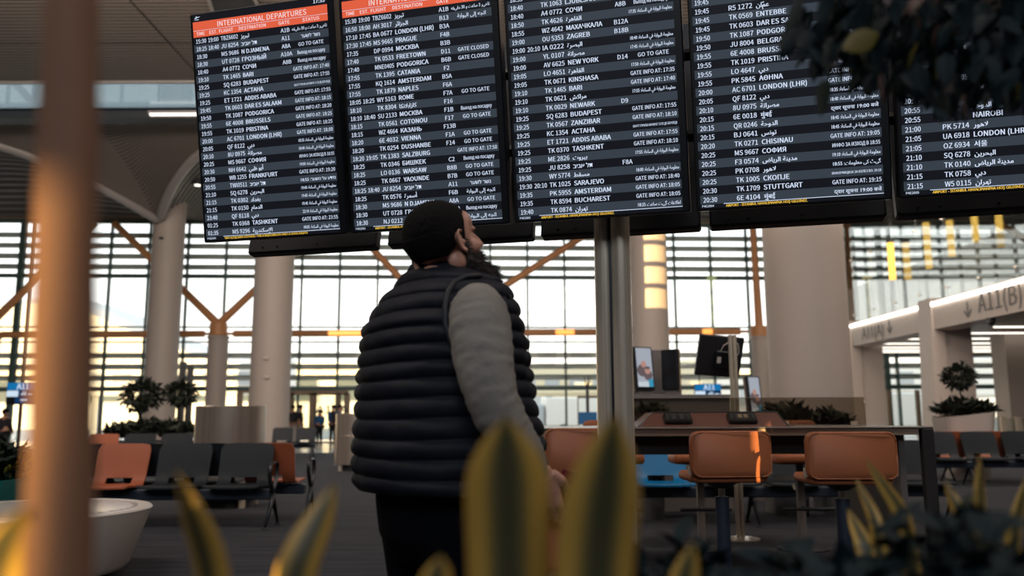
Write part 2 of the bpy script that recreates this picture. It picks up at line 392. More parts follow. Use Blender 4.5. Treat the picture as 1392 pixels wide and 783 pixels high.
# vault beyond the skylight: brown ribbed skirt that dips to the column heads, greyer vault behind it
cusps = [-31.2, -15.45, -0.5, 14.5, 30.0]
def bnd(x):
    for a, b in zip(cusps, cusps[1:]):
        if a <= x <= b:
            t = abs((x-(a+b)/2)/((b-a)/2)); return t**2.4
    return 1.0
def skirt(x, s):
    k = bnd(x); yb = YS2+0.9+k*5.9; zb = HC-0.1-k*2.2
    return Vector((x, YS2+(yb-YS2)*s, HC+(zb-HC)*(s**1.6)))
xs = [-34+0.25*i for i in range(273)]
mb = MB(); ns = 96; rows = []
for j in range(ns+1):
    dz = 0.05*(j % 3 == 2); rows.append([skirt(x, j/ns)+Vector((0, 0, dz)) for x in xs])
mb.loft(rows, closed=False); mb.mi = [1 if (i//(len(xs)-1)) % 3 == 2 else 0 for i in range(len(mb.f))]; mb.build('vault_skirt', [M['rib_ceiling'], M['ceiling_gap']], ceil, smooth=False, fix=False)
MB().tube([skirt(x, 1.0)+Vector((0, 0.05, 0.02)) for x in xs], 0.2, 8).build('vault_edge', M['ceiling_trim'], ceil, smooth='all')
mb = MB(); rows = []
ZF = P(700, 304, 43).z
for j in range(41):
    s = j/40; row = []
    for x in xs:
        e_ = skirt(x, 1.0); yf = 43.1+0.049*x
        z = e_.z+(ZF-e_.z)*s+0.9*math.sin(PI*s)*(1-bnd(x))*0.9+0.05*(j % 2)+0.06
        row.append(Vector((x, e_.y+(yf-e_.y)*s, z)))
    rows.append(row)
mb.loft(rows, closed=False); mb.mi = [(i//(len(xs)-1)) % 2 for i in range(len(mb.f))]; mb.build('far_vault', [M['rib_ceiling_grey'], M['ceiling_gap']], ceil, fix=False)
MB().box(-34, 34, YS2+4.5, 45, HC+1.0, HC+1.1).build('roof_slab', M['dark_steel'], ceil)

# front glazed wall (the gate facade), slightly turned: right end farther
wf = sempty('wall_front')
def FY(x): return 43.0+0.049*x
TH = math.atan(0.049)
FM = Matrix.Translation((0, 43, 0)) @ Matrix.Rotation(TH, 4, 'Z')
def zf(y, Y=43.0): return P(700, y, Y).z
ZT = {k: zf(k) for k in (306, 321, 335, 349, 363, 377, 445, 465, 482, 497, 512, 528)}
def fbox(x0, x1, dy0, dy1, z0, z1, mt, name, par=None, me=None): return MB().box(x0, x1, dy0, dy1, z0, z1, mtx=FM).build(name, mt, par or wf)
mx0 = 2.69
mull = MB().box(-0.05, 0.05, -0.1, 0.12, 0, ZF).mesh('mullion', M['mullion'])
MX = [mx0+1.9*i for i in range(-19, 17)]
for x in MX:
    o = obj('mullion', mull, wf); o.matrix_local = FM @ Matrix.Translation((x, 0, 0))
thick = MB().box(-0.13, 0.13, -0.35, -0.12, 0, ZF).mesh('post', M['mullion'])
for x in (P(47, 400, 43).x, P(1170, 520, 43).x, P(1215, 520, 43).x):
    o = obj('post', thick, wf); o.matrix_local = FM @ Matrix.Translation((x, 0, 0))
for z, h in ((ZT[377], 0.1), (ZT[445], 0.035), (ZT[465], 0.035), (ZT[528], 0.09), (ZT[306]+0.05, 0.1)):
    fbox(-33.5, 33.5, -0.09, 0.1, z-h, z+h, M['mullion'], 'transom')
fbox(-33.5, 33.5, -0.1, 0.15, ZT[306]+0.15, ZF+0.3, M['tan_frame'], 'header')
# outside sun louvers
for k in (321, 335, 349, 363, 482, 497, 512):
    z = ZT[k]
    for i in range(len(MX)-1):
        pass
    fbox(-33.5, 33.5, 0.3, 0.36, z-0.15, z+0.12, M['louver'], 'louver')
    fbox(-33.5, 33.5, 0.22, 0.3, z+0.07, z+0.1, M['mullion'], 'louver_rail')
fbox(-33.5, 33.5, 0.3, 0.4, ZT[528]-0.05, ZT[528]+0.16, M['louver'], 'louver')
# panes, one per bay and tier
tiers = [(0.05, ZT[528]-0.09), (ZT[528]+0.09, ZT[465]-0.04), (ZT[465]+0.04, ZT[445]-0.04), (ZT[445]+0.04, ZT[377]-0.1), (ZT[377]+0.1, ZT[306])]
for z0, z1 in tiers:
    pm = MB().box(0.05, 1.85, -0.01, 0.01, z0, z1).mesh('pane', M['glass_pane'])
    for x in MX[:-1]:
        o = obj('pane', pm, wf); o.matrix_local = FM @ Matrix.Translation((x, 0, 0))
# unseen side and rear walls, with holes added to aim the low sun's patches
def sun_hit(p):
    t1 = (p.x+34)/SUN.x; t2 = (p.y+40)/SUN.y
    return ('l', p-SUN*t1) if t1 < t2 else ('b', p-SUN*t2)
ops = {'l': [], 'b': []}
def sun_hole(p, a0, a1, z0, z1, slats=0):  # made-up wall hole, traced back along the sun from the spot it lights
    w_, q = sun_hit(p); c_ = q.y if w_ == 'l' else q.x; ops[w_].append((c_+a0, c_+a1, q.z+z0, q.z+z1, slats))
sun_hole(P(892, 362, 32.3), -0.55, 0.8, -1.6, 1.8, 3)
sun_hole(P(475, 451, 41.4), -2.5, 2.5, -0.35, 0.3)
sun_hole(P(768, 451, 41.4), -0.5, 0.5, -0.35, 0.3)
sun_hole(P(80, 640, 0.53), -0.138, 0.008, -0.5, 0.18)
def holed_wall(name, mk, lo, hi, ops_):
    root = sempty(name); cuts = sorted({lo, hi, *[o_[0] for o_ in ops_], *[o_[1] for o_ in ops_]})
    for y0, y1 in zip(cuts, cuts[1:]):
        ym = (y0+y1)/2; z = 0
        for h0, h1 in sorted((o_[2], min(HC-0.05, o_[3])) for o_ in ops_ if o_[0] < ym < o_[1]):
            if h0 > z: mk(y0, y1, z, h0).build('wall_panel', M['white_paint'], root)
            z = max(z, h1)
        mk(y0, y1, z, HC+1.2).build('wall_panel', M['white_paint'], root)
    for o_ in ops_:
        h = (o_[3]-o_[2])/(o_[4]+1)
        for k in range(1, o_[4]+1): mk(o_[0], o_[1], o_[2]+h*k-0.1, o_[2]+h*k+0.1).build('sun_slat', M['white_paint'], root)  # unseen slats added to stripe the sun patch on the column
holed_wall('wall_left', lambda a_, b_, c_, d_: MB().box(-34.25, -34, a_, b_, c_, d_), -40, 45, ops['l'])
holed_wall('wall_back', lambda a_, b_, c_, d_: MB().box(a_, b_, -40.25, -40, c_, d_), -34.25, 34.25, ops['b'])
struct('wall_right', MB().box(34, 34.25, -40, 46, 0, HC+1.2), M['white_paint'])

# big round columns
def column(name, px, w_px, Y, py=420, top=HC+0.5, r0=None):
    p = P(px, py, Y); r = w_px/2/FPX*Y*1.0
    root = sempty('column')
    MB().lathe([(r, 0), (r, top)], (p.x, Y, 0), 48).build('shaft', M['white_paint'], root, True)
    MB().lathe([(r*1.03, 0), (r*1.03, 0.12), (r, 0.14)], (p.x, Y, 0), 48).build('base_ring', M['steel'], root, True)
    return root, p.x, r
c1, x1, r1 = column('column', 224, 42, 37.2)
c2, x2, r2 = column('column', 371, 53, 33.0)
c3, x3, r3 = column('column', 883, 51, 33.0)
c4, x4, r4 = column('column', 1096, 107, 16.0, 420)
def plug(cpar, x, Y, r, px, py):
    p = P(px, py, Y-r); MB().box(p.x-0.09, p.x+0.09, Y-r-0.12, Y-r+0.02, p.z-0.05, p.z+0.05, bev=0.02).build('wall_fitting', M['dark_steel'] if py < 350 else M['planter_white'], cpar)
plug(c1, x1, 37.2, r1, 220, 324); plug(c2, x2, 33, r2, 363, 513); plug(c2, x2, 33, r2, 362, 487)
p = P(1138, 330, 15.6)
struct('column_strip', MB().box(p.x-0.02, p.x+0.12, 15.9, 16.05, 0, HC+0.3), M['ceiling_trim'], c4)
# short columns at the facade carrying orange Y struts, and the tie beam
YB = 41.4
tie = sempty('trim_1')
def strut(px, tips, ptop=441, cw=27, jointy=458):
    b = P(px, jointy, YB); r = cw/2/FPX*YB
    root = sempty('column')
    MB().lathe([(r*1.06, 0), (r, 0.3), (r, b.z-0.1), (r*1.1, b.z-0.08), (r*1.1, b.z+0.02), (r*0.75, b.z+0.1)], (b.x, YB, 0), 28).build('short_shaft', M['white_paint'], root, True)
    t0 = P(px, ptop, YB)
    MB().tube([b, t0+Vector((0, 0, 0.05))], 0.42, 16).build('strut_hub', M['orange_steel'], root, True)
    for tx, ty in tips:
        e_ = P(tx, ty, YB)
        MB().tube([t0, t0+(e_-t0)*0.5, e_], [0.2, 0.17, 0.17], 12).build('strut_arm', M['orange_steel'], root, True)
    return b
strut(297, [(155, 303), (440, 306)]); strut(603, [(478, 308), (822, 303)]); strut(-14, [(128, 303)]); strut(1032, [(1023, 302)], 445, 22)
zb = P(700, 452, YB).z
segs = [(-140, -30), (2, 278), (318, 586), (622, 1006)]
for s0, s1 in segs:
    a = P(s0, 452, YB); b = P(s1, 452, YB)
    MB().tube([(a.x, YB, zb), (b.x, YB, zb)], 0.165, 12).build('tie_beam', M['orange_steel'], tie, True)
    for xx, sg in ((a.x, -1), (b.x, 1)): MB().tube([(xx, YB, zb), (xx+sg*0.42, YB, zb)], 0.07, 8).build('pin', M['orange_steel'], tie, True)

# ------------------------------------------------------------------ gate house on the right: fascia, soffit, glass above
gx = 14.0; ft, fb = 4.87, 3.97
gate = sempty('wall_right_gate')
p1 = P(1262, 430, 28.8)
ycol = [28.35, 35.3]   # column stations along x = gx
for (y0, y1) in ((20.0, 28.2), (29.1, 35.1), (36.2, 42.6)):
    MB().prism([(gx, fb), (gx+0.55, fb-0.06), (gx+0.55, ft-0.12), (gx, ft-0.12)], y0, y1).build('fascia', M['gate_paint'], gate)
    MB().box(gx-0.06, gx+0.1, y0, y1, ft-0.12, ft-0.02).build('cove_light', M['cove_white'], gate)
    MB().box(gx-0.02, gx+0.6, y0, y1, ft-0.02, ft+0.04).build('fascia_cap', M['gate_paint'], gate)
MB().box(gx+0.5, 33.9, 20, 43.3, fb+0.3, fb+0.36).build('soffit', M['gate_paint'], gate)
MB().box(gx+0.5, 33.9, 20, 43.3, ft-0.1, ft).build('upper_deck', M['gate_paint'], gate)
for y in (28.2, 35.1):
    MB().prism([(gx-0.22, 0), (gx+0.35, 0), (gx+0.35, ft+0.15), (gx-0.05, ft+0.15)], y, y+0.9).build('gate_post', M['gate_paint'], gate)
    MB().box(gx+0.35, gx+1.3, y+0.15, y+0.85, 0, fb+0.3).build('gate_pier', M['gate_paint'], gate)
# linear lights under the soffit
for y, xa, xb in ((30.3, 17.2, 27), (32.6, 15.0, 30), (35.0, 15.0, 22), (35.0, 22.3, 31), (37.3, 15.6, 32), (39.4, 15.2, 32.5), (41.0, 15.2, 29), (42.3, 15.0, 30)):
    MB().box(xa, xb, y, y+0.1, fb+0.265, fb+0.3).build('linear_light', M['lamp_white'], gate)
# pale parapet of the upper level
MB().box(17.0, 17.15, 20, 43.3, ft, 7.45).build('parapet', M['parapet_paint'], gate)
# tall glass panels above the fascia
gl = sempty('window_2')
y = 20.0
while y < 42.3:
    MB().box(gx+0.28, gx+0.30, y+0.015, y+1.9, ft+0.04, 11.2).build('pane', M['glass_rail'], gl)
    for z in (5.3, 7.6, 9.6): MB().lathe([(0.05, -0.03), (0.05, 0.03)], (gx+0.26, y+0.02, z), 8).build('fixing', M['steel'], gl)
    y += 1.92
# camera dome under the fascia and lettering on it
p = P(1338, 446, 24.3)
t = thing('ceiling_camera', 'small dark dome camera under the white fascia edge', 'camera', (gx+0.1, P(1338, 446, 25.0).y, fb-0.08))
MB().box(-0.1, 0.1, -0.1, 0.1, -0.08, 0.12, bev=0.02).build('housing', M['dark_steel'], t); MB().ell((0, 0, -0.08), (0.08, 0.08, 0.06), 12, 6).build('dome', M['casing'], t, True)

# ------------------------------------------------------------------ outside
struct('ground', MB().box(-400, 400, 46.5, 600, -0.4, -0.3), M['apron'])
t = thing('terminal_wing', 'pale terminal wing with a domed roof across the apron', 'building', (-75, 125, -0.3))
MB().box(-70, 66, 0, 20, 0, 9.5).build('wall', M['outside_pale'], t)
mb = MB(); rows = []
for i in range(41):
    x_ = -70+i*3.4; 
    u = (x_-6)/24; h = 9.5+10.5*math.exp(-u*u*1.6)
    rows.append([Vector((x_, -3+25*k/12, h*(0.93+0.07*math.sin(PI*k/12)) if 0 < k < 12 else h*0.9)) for k in range(13)]+[Vector((x_, 22, 8.5)), Vector((x_, -3, 8.5))])
mb.loft(rows); mb.build('roof', M['outside_roof'], t, True)
for i in range(18):
    w = MB().box(-66+i*7.2, -61+i*7.2, -0.15, 0.02, 3.6, 7.2).build('window', M['outside_grey'], t)
    MB().box(-65.6+i*7.2, -61.4+i*7.2, -0.2, -0.14, 3.9, 6.9).build('pane', M['glass_sky'], w)
def outbox(name, label, cat, px0, px1, pyt, Y, depth, mt, mt2, nwin=0):
    a = P(px0, 567, Y); b = P(px1, 567, Y); h = P((px0+px1)/2, pyt, Y).z+0.3; w = b.x-a.x
    t = thing(name, label, cat, ((a.x+b.x)/2, Y, -0.3))
    MB().box(-w/2, w/2, 0, depth, 0, h, bev=min(0.2, h*0.1)).build('body', mt, t)
    MB().box(-w/2-0.3, w/2+0.3, -0.3, depth+0.3, h, h+0.35).build('roof', mt2, t)
    for i in range(nwin):
        x_ = -w/2+w*(i+0.5)/nwin; MB().box(x_-w/nwin*0.3, x_+w/nwin*0.3, -0.08, 0.05, h*0.35, h*0.72).build('window', M['outside_grey'], t)
outbox('hangar', 'long low pale hangar far outside behind the glazing', 'building', 520, 900, 505, 190, 30, M['outside_pale'], M['outside_grey'], 12)
outbox('cargo_shed', 'low tan shed outside seen between the middle columns', 'building', 760, 980, 525, 130, 20, M['outside_yellow'], M['outside_pale'], 8)
outbox('service_building', 'pale flat service building outside right of the middle', 'building', 1000, 1330, 505, 150, 22, M['outside_pale'], M['outside_roof'], 10)
outbox('service_building', 'small pale flat building outside, left of the man', 'building', 390, 520, 520, 160, 22, M['outside_roof'], M['outside_pale'], 6)
def jetbridge(label, px, Y, w_, mt):
    a = P(px, 540, Y); t = thing('boarding_bridge', label, 'bridge', (a.x, Y, -0.3))
    MB().box(-w_, w_, -1.5, 1.5, 3.4, 6.2, bev=0.3).build('tunnel', mt, t)
    for s in (-0.6, 0.6): MB().box(w_*s-0.3, w_*s+0.3, -0.3, 0.3, 0, 3.4).build('leg', M['outside_grey'], t)
    for i in range(7): MB().box(-w_+w_*2*(i+0.2)/7, -w_+w_*2*(i+0.8)/7, -1.56, -1.48, 4.3, 5.4).build('window', M['outside_grey'], t)
    MB().box(w_-0.5, w_+2.5, -2.2, 2.2, 3.0, 6.8, bev=0.3).build('cab', mt, t)
jetbridge('pale boarding bridge outside behind the left trees', 215, 75, 9, M['outside_pale'])
jetbridge('yellowish boarding bridge outside behind the steel pole', 815, 82, 8, M['outside_yellow'])
jetbridge('pale boarding bridge outside beyond the gate posts', 1190, 80, 8, M['outside_pale'])
def truck(label, px, Y, mt, rz):
    a = P(px, 567, Y); t = thing('service_truck', label, 'truck', (a.x, Y, -0.3), rz)
    MB().box(-1.2, 4, -1.1, 1.1, 0.7, 3.0, bev=0.1).build('cargo_box', mt, t); MB().box(-3.2, -1.3, -1.05, 1.05, 0.6, 2.5, bev=0.2).build('cab', M['outside_grey'], t)
    for x_ in (-2.3, 0.2, 3): 
        for s in (-1, 1): MB().tube([(x_, s*0.8, 0.45), (x_, s*1.1, 0.45)], 0.45, 12).build('wheel', M['dark_steel'], t)
truck('tan service truck outside the glazing behind the counter', 925, 66, M['outside_yellow'], 0.2)
truck('pale service truck outside right of the counter end', 1195, 60, M['outside_pale'], -0.1)
truck('grey service truck outside right of the man', 760, 70, M['outside_pale'], 0.1)
# ================================================================== departure board
BW, BH, BP = 0.805, 1.171, 0.8314
YAW, TILT = 0.25797, 0.18826
BU = Vector((math.cos(YAW), -math.sin(YAW), 0)); BN = Vector((-math.sin(YAW), -math.cos(YAW), 0))
BV = Vector((0, 0, 1))*math.cos(TILT)+BN*math.sin(TILT); BF = BU.cross(BV).normalized()   # faces the viewer
if BF.dot(BN) < 0: BF = -BF
BO = Vector((-1.384*1.15, 3.761*1.15, CAMH+0.7803*1.15))
def frame_mtx(o): return Matrix(((BU.x, BV.x, BF.x, o.x), (BU.y, BV.y, BF.y, o.y), (BU.z, BV.z, BF.z, o.z), (0, 0, 0, 1)))
AM = 'معلومة البوابة في الساعة: '
GI = 'GATE INFO AT: '; GO = 'GO TO GATE'; RU = 'Выход на посадку'; AR = 'اتجه إلى البوابة'; HE = 'נשר לשער'
KZ = 'ШЫГУ ТУРАЛЫ АКПАРАТ 17:55 ДЕ БЕРIЛЕДI'
TLV = 'תל אביב'
B1 = '''15:30|19:00|TBZ6602|تبریز|A1B|تاخیر 3 ساعت و 30 دقیقه
18:25|18:40|JU 8254|%T|A11|%H
18:30||MS 9686|N DJAMENA|A8A|%G
18:30||UT 0728|ГРОЗНЫЙ|A10A|%R
18:40||A4 0772|СОЧИ|A8B|%R
19:10||TK 1465|BARI||%I17:40
19:25||SQ 6283|BUDAPEST||%I17:55
19:25||KC 1354|АСТАНА||%K
19:25||ET 1721|ADDIS ABABA||%I17:55
19:45||TK 0603|DAR ES SALAAM||%I18:15
19:50||TK 1087|PODGORICA||%I18:20
19:55||6E 4008|BRUSSELS||%I18:25
19:55||TK 1019|PRISTINA||%I18:25
20:00||AC 6701|LONDON (LHR)||%I18:00
20:05||QF 8122|دبي||%A18:35
20:10||8U 0975|مصراتة||%A18:40
20:25||MS 9667|СОФИЯ||ИНФО ЗА ИЗХОД В 18:55
20:30||NH 6642|أبو ظبي||%A19:00
20:50||WB 1255|FRANKFURT||%I19:20
20:55||TWI0511|%T||מידע על השער: 18:55
21:10||SQ 6278|البحرين||%A19:40
21:15||TK 0302|بغداد||%A19:45
21:15||TK 0150|الدمام||%A19:45
23:40||QF 8118|دبي||%A22:10
01:25||TK 0368|TASHKENT||%I23:55
01:35||MS 9296|الإسكندرية||%A00:05'''
B2 = '''15:30|19:00|TBZ6602|تبریز|A1B|تاخیر 3 ساعت و 30 دقیقه
16:50|18:00|AH 3017|الجزائر|B13|%B
17:10|17:45|BA 0677|LONDON (LHR)|B3A|
17:30|17:45|MS 9665|PRAGUE|F4B|
17:35||DP 0994|МОСКВА|B3B|
17:40||TK 0533|FREETOWN|D11|GATE CLOSED
17:40||MNE0405|PODGORICA|B6B|GATE CLOSED
17:55||TK 1395|CATANIA|F2|
17:55||KQ 1614|AMSTERDAM|B5A|
17:55||TK 1879|NAPLES|F6A|
18:05|18:25|WY 5163|ROME|F7A|%G
18:10||TK 8304|كازابلانكا|F16|
18:10|18:40|SU 2133|МОСКВА|F1B|%R
18:15||TK 0561|COTONOU|F17|%G
18:15||WZ 4664|КАЗАНЬ|F13B|
18:20||6E 4032|VIENNA|F1A|%G
18:20||TK 0254|DUSHANBE|F14|%G
18:20|19:05|TK 1383|SALZBURG||%I17:50
18:25||TK 0346|БИШКЕК|C2|%R
18:25||LO 0136|WARSAW|B8B|%G
18:25||TK 0667|YAOUNDE|B7B|%G
18:25|18:40|JU 8254|%T|A11|%H
18:25||TK 0576|أسمرة|F6B|%B
18:30||MS 9686|N DJAMENA|A8A|%G
18:30||UT 0728|ГРОЗНЫЙ|A10A|%R
18:30||NJ 0212|||%B'''
B3 = '''18:35|||||
18:40||TK 1063|LJUBLJANA||
18:40||A4 0772|СОЧИ|A8B|%R
18:50||TK 4626|القاهرة||%A17:35
18:55||WZ 4642|МАХАЧКАЛА|B12A|
19:00||OU 5353|ZAGREB|B18B|
19:00|20:10|IA 0222|البصرة||%A18:40
19:00||YL 0107|مصراتة||%A17:45
19:00||AV 6625|NEW YORK|D14|%G
19:05||LO 4651|القاهرة||%A17:50
19:05||TK 0671|KINSHASA||%I17:35
19:10||TK 1465|BARI||%I17:40
19:10||TK 0621|مراكش||%A17:55
19:10||TK 0029|NEWARK|D9|
19:25||SQ 6283|BUDAPEST||%I17:55
19:25||TK 0567|ZANZIBAR||%I18:10
19:25||KC 1354|АСТАНА||%K
19:25||ET 1721|ADDIS ABABA||%I17:55
19:25||TK 0370|TASHKENT||%I18:10
19:25||ME 2826|بيروت||%A17:55
19:25||JU 8258|%T|F8A|
19:30||WY 5774|مسقط||%A18:00
19:30|20:10|TK 1025|SARAJEVO||%I18:40
19:35||PK 5955|AMSTERDAM||%I18:05
19:35||TK 8594|BUCHAREST||%I18:05
19:40||TK 0874|تهران||اطلاعات گیت ساعت 18:25'''
B4 = '''|||||
|||||
19:45|||||
19:45||R5 1272|عمّان||
19:45||TK 0569|ENTEBBE||
19:45||TK 0603|DAR ES SALAAM||%I18:15
19:50||TK 1087|PODGORICA||%I18:20
19:50||JU 8004|BELGRADE||%I18:20
19:55||6E 4008|BRUSSELS||%I18:25
19:55||TK 1019|PRISTINA||%I18:25
19:55||LO 4647|دبي||%A18:25
19:55||PK 5845|ΑΘΗΝΑ||%I18:25
20:00||AC 6701|LONDON (LHR)||%I18:00
20:05||QF 8122|دبي||%A18:35
20:10||8U 0975|مصراتة||%A18:40
20:15||6E 0018|मुंबई||द्वार सूचना 19:00 बजे
20:15||QR 0246|الدوحة||%A18:45
20:15||BJ 0641|تونس||%A18:45
20:20||TK 0271|CHISINAU||%I19:05
20:25||MS 9667|СОФИЯ||ИНФО ЗА ИЗХОД В 18:55
20:25||F3 0574|مدينة الرياض||%A19:10
20:25||PK 0708|لاهور||گیٹ کی معلومات: 18:55
20:25||TK 1005|СКОПJЕ||ИНФОРМАЦИJА ЗА ИЗЛЕЗ ВО: 19:10
20:30||TK 1709|STUTTGART||%I19:15
20:30||6E 4104|मुंबई||द्वार सूचना 19:00 बजे'''
B4 = '|||||\n'+B4
B5 = '''20:50||TK|||
20:50||AJ 016|||
20:50|||||
20:50||0403|||
20:50||VIC|%T||
20:50|||МОСКВА||
20:55|||الدوحة||
20:55|||NAIROBI||
20:55|||||
21:00||PK 5714|لاهور||
21:05||UA 6918|LONDON (LHR)||
21:05||OZ 6934|서울||
21:10||SQ 6278|البحرين||
21:10||TK 0140|مدينة الرياض||
21:15||TK 0758|دبي||
21:15||W5 0115|تهران||'''
B5 = '|||||\n'*10+B5
B5 = B5.replace('20:55|||||\n', '', 1)
B5 = '|||||\n'+B5
def sub(s): return (s.replace('%T', TLV).replace('%H', HE).replace('%G', GO).replace('%R', RU).replace('%I', GI).replace('%K', KZ).replace('%B', AR).replace('%A', AM))
M['lcd_dark'] = emis('lcd_dark', (0.0075, 0.008, 0.011), 1.0)
M['lcd_row'] = emis('lcd_row', (0.04, 0.05, 0.064), 1.0)
def lcd(name, col_, s=1.0):
    m = mat(name, (0.01, 0.01, 0.012), 0.28, emit=s, ecol=col_, spec=0.35); return m
M['lcd_dark'] = lcd('lcd_dark', (0.005, 0.006, 0.009))
M['lcd_row'] = lcd('lcd_row', (0.036, 0.047, 0.062))
M['lcd_orange'] = lcd('lcd_orange', (0.75, 0.115, 0.05))
M['lcd_text'] = emis('lcd_text', (0.68, 0.78, 0.97), 1.0)
M['lcd_pink'] = emis('lcd_pink', (0.95, 0.75, 0.78), 1.0)
M['lcd_yellow'] = emis('lcd_yellow', (0.85, 0.52, 0.06), 1.0)
names = ['leftmost departures screen, full orange header, first flight 15:30, last 01:35', 'second departures screen from the left, above the man\'s head, orange header cut off',
         'third departures screen from the left, directly above the steel pole', 'fourth departures screen from the left, last row 20:30, ficus leaves over its corner',
         'rightmost departures screen, mostly behind ficus leaves, last row 21:15']
screens = []
u0, u1 = 0.022*BW, 0.958*BW; vtop, vbot = 0.962*BH, 0.022*BH
HV = 0.895*BH; RH = (HV-0.022*BH-0.003)/26
for i, rows_ in enumerate((B1, B2, B3, B4, B5)):
    o = BO+BU*(i*BP)
    t = thing('departure_screen', names[i], 'screen', o, 0, 'departure screens in the hanging row')
    t.rotation_euler = frame_mtx(Vector()).to_euler()
    MB().box(0, BW, 0, BH, -0.075, 0, bev=0.006).build('casing', M['casing'], t)
    mb = MB(); z = 0.0015
    def q(u_0, u_1, v_0, v_1, mi, z=z): mb.add([(u_0, v_0, z), (u_1, v_0, z), (u_1, v_1, z), (u_0, v_1, z)], [(0, 1, 2, 3)], mi)
    q(u0, u1, 0.01, BH*0.992, 0)
    lines = rows_.split('\n'); nr = 26; lines = lines[-26:]
    head = i < 2 or True
    for r in range(26):
        if r % 2 == 1: q(u0, u1, HV-(r+1)*RH, HV-r*RH, 1, 0.0018)
    q(u0, u1, HV, vtop, 2, 0.0018)
    q(u0, u1, HV+0.41*(vtop-HV), HV+0.43*(vtop-HV), 3, 0.0021)
    q(u0+0.1, u1, HV-26*RH-0.003, HV-26*RH-0.0005, 3, 0.0021)
    mb.build('display_panel', [M['lcd_dark'], M['lcd_row'], M['lcd_orange'], M['lcd_text']], t, fix=False)
    key = ('screen', i); W_ = u1-u0
    def at(fu, v): return Matrix.Translation((u0+fu*W_, v, 0.003))
    cap = RH*0.535/0.727
    vb = vtop-HV
    text_add(key, 'INTERNATIONAL DEPARTURES', 0.026/0.727, at(0.52, HV+0.53*vb), 'CENTER', 1, width=0.66*W_, bold=0.02)
    for s_, fu, al, wd in (('TIME', 0.025, 'LEFT', 0.062), ('EST.', 0.125, 'LEFT', 0.058), ('FLIGHT', 0.2, 'LEFT', 0.105), ('DESTINATION', 0.35, 'LEFT', 0.2), ('GATE', 0.685, 'CENTER', 0.08), ('STATUS', 0.88, 'CENTER', 0.12)):
        text_add(key, s_, 0.0165/0.727, at(fu, HV+0.11*vb), al, 1, width=wd*W_, bold=0.03)
    text_add(key, '17:33', 0.019/0.727, at(0.985, vtop+0.012), 'RIGHT', 0, bold=0.06)
    for r, ln in enumerate(lines):
        f = (sub(ln)+'|||||').split('|'); v = HV-(r+1)*RH+RH*0.2
        ar = lambda s: any(ord(c) > 0x58f for c in s)
        if f[0]: text_add(key, f[0], cap, at(0.018, v), 'LEFT', 0, width=0.078*W_, bold=0.03)
        if f[1]: text_add(key, f[1], cap, at(0.112, v), 'LEFT', 0, width=0.078*W_, bold=0.03)
        if f[2]: text_add(key, f[2], cap, at(0.338, v), 'RIGHT', 0, width=(0.13 if len(f[2]) > 6 else 0.116)*W_*min(1, len(f[2])/7), bold=0.03)
        if f[3]: text_add(key, f[3], cap*(0.95 if ar(f[3]) else 1), at(0.36, v), 'LEFT', 0, maxw=0.27*W_, bold=0.05, stretch=1.0)
        if f[4]: text_add(key, f[4], cap*0.95, at(0.69, v), 'CENTER', 0, bold=0.03)
        if f[5]:
            s_ = f[5]
            if s_.startswith('GATE INFO'): text_add(key, s_, cap*0.85, at(0.99, v+RH*0.05), 'RIGHT', 0, width=0.258*W_, bold=0.03)
            elif 'АКПАРАТ' in s_ or 'ИЗЛЕЗ' in s_: text_add(key, s_, cap*0.5, at(0.99, v+RH*0.12), 'RIGHT', 0, width=0.258*W_, bold=0.03)
            elif s_ in (GO, 'GATE CLOSED', RU, AR, HE): text_add(key, s_, cap*0.85, at(0.87, v+RH*0.05), 'CENTER', 0, maxw=0.2*W_, bold=0.03)
            else: text_add(key, s_, cap*0.75, at(0.99, v+RH*0.06), 'RIGHT', 0, width=0.25*W_, bold=0.03)
    vfo = HV-26*RH-0.003
    text_add(key, 'P4E200%d' % (i+1), 0.0095/0.727, at(0.01, vfo-0.0105), 'LEFT', 0, bold=0.03)
    text_add(key, "NİN UÇUŞLARINI GÖSTERİR / THIS SCREEN DISPLAYS ONLY A GATES FLIGHTS" if i == 0 else "AIRPORT - İSTANBUL HAVALİMANI'NA HOŞ GELDİNİZ.", 0.0115/0.727, at(0.145, vfo-0.0135), 'LEFT', 2, width=(0.62 if i == 0 else 0.45)*W_, bold=0.08)
    # small plane sign at the top left corner
    MB().add([(u0+0.012, BH*0.975, 0.003), (u0+0.04, BH*0.981, 0.003), (u0+0.044, BH*0.984, 0.003), (u0+0.014, BH*0.979, 0.003),
              (u0+0.02, BH*0.979, 0.003), (u0+0.03, BH*0.980, 0.003), (u0+0.022, BH*0.988, 0.003), (u0+0.012, BH*0.970, 0.003), (u0+0.038, BH*0.970, 0.003), (u0+0.038, BH*0.972, 0.003), (u0+0.012, BH*0.972, 0.003)],
             [(0, 1, 2, 3), (4, 5, 6), (7, 8, 9, 10)]).build('plane_symbol', M['lcd_text'], t, fix=False)
    screens.append(t)
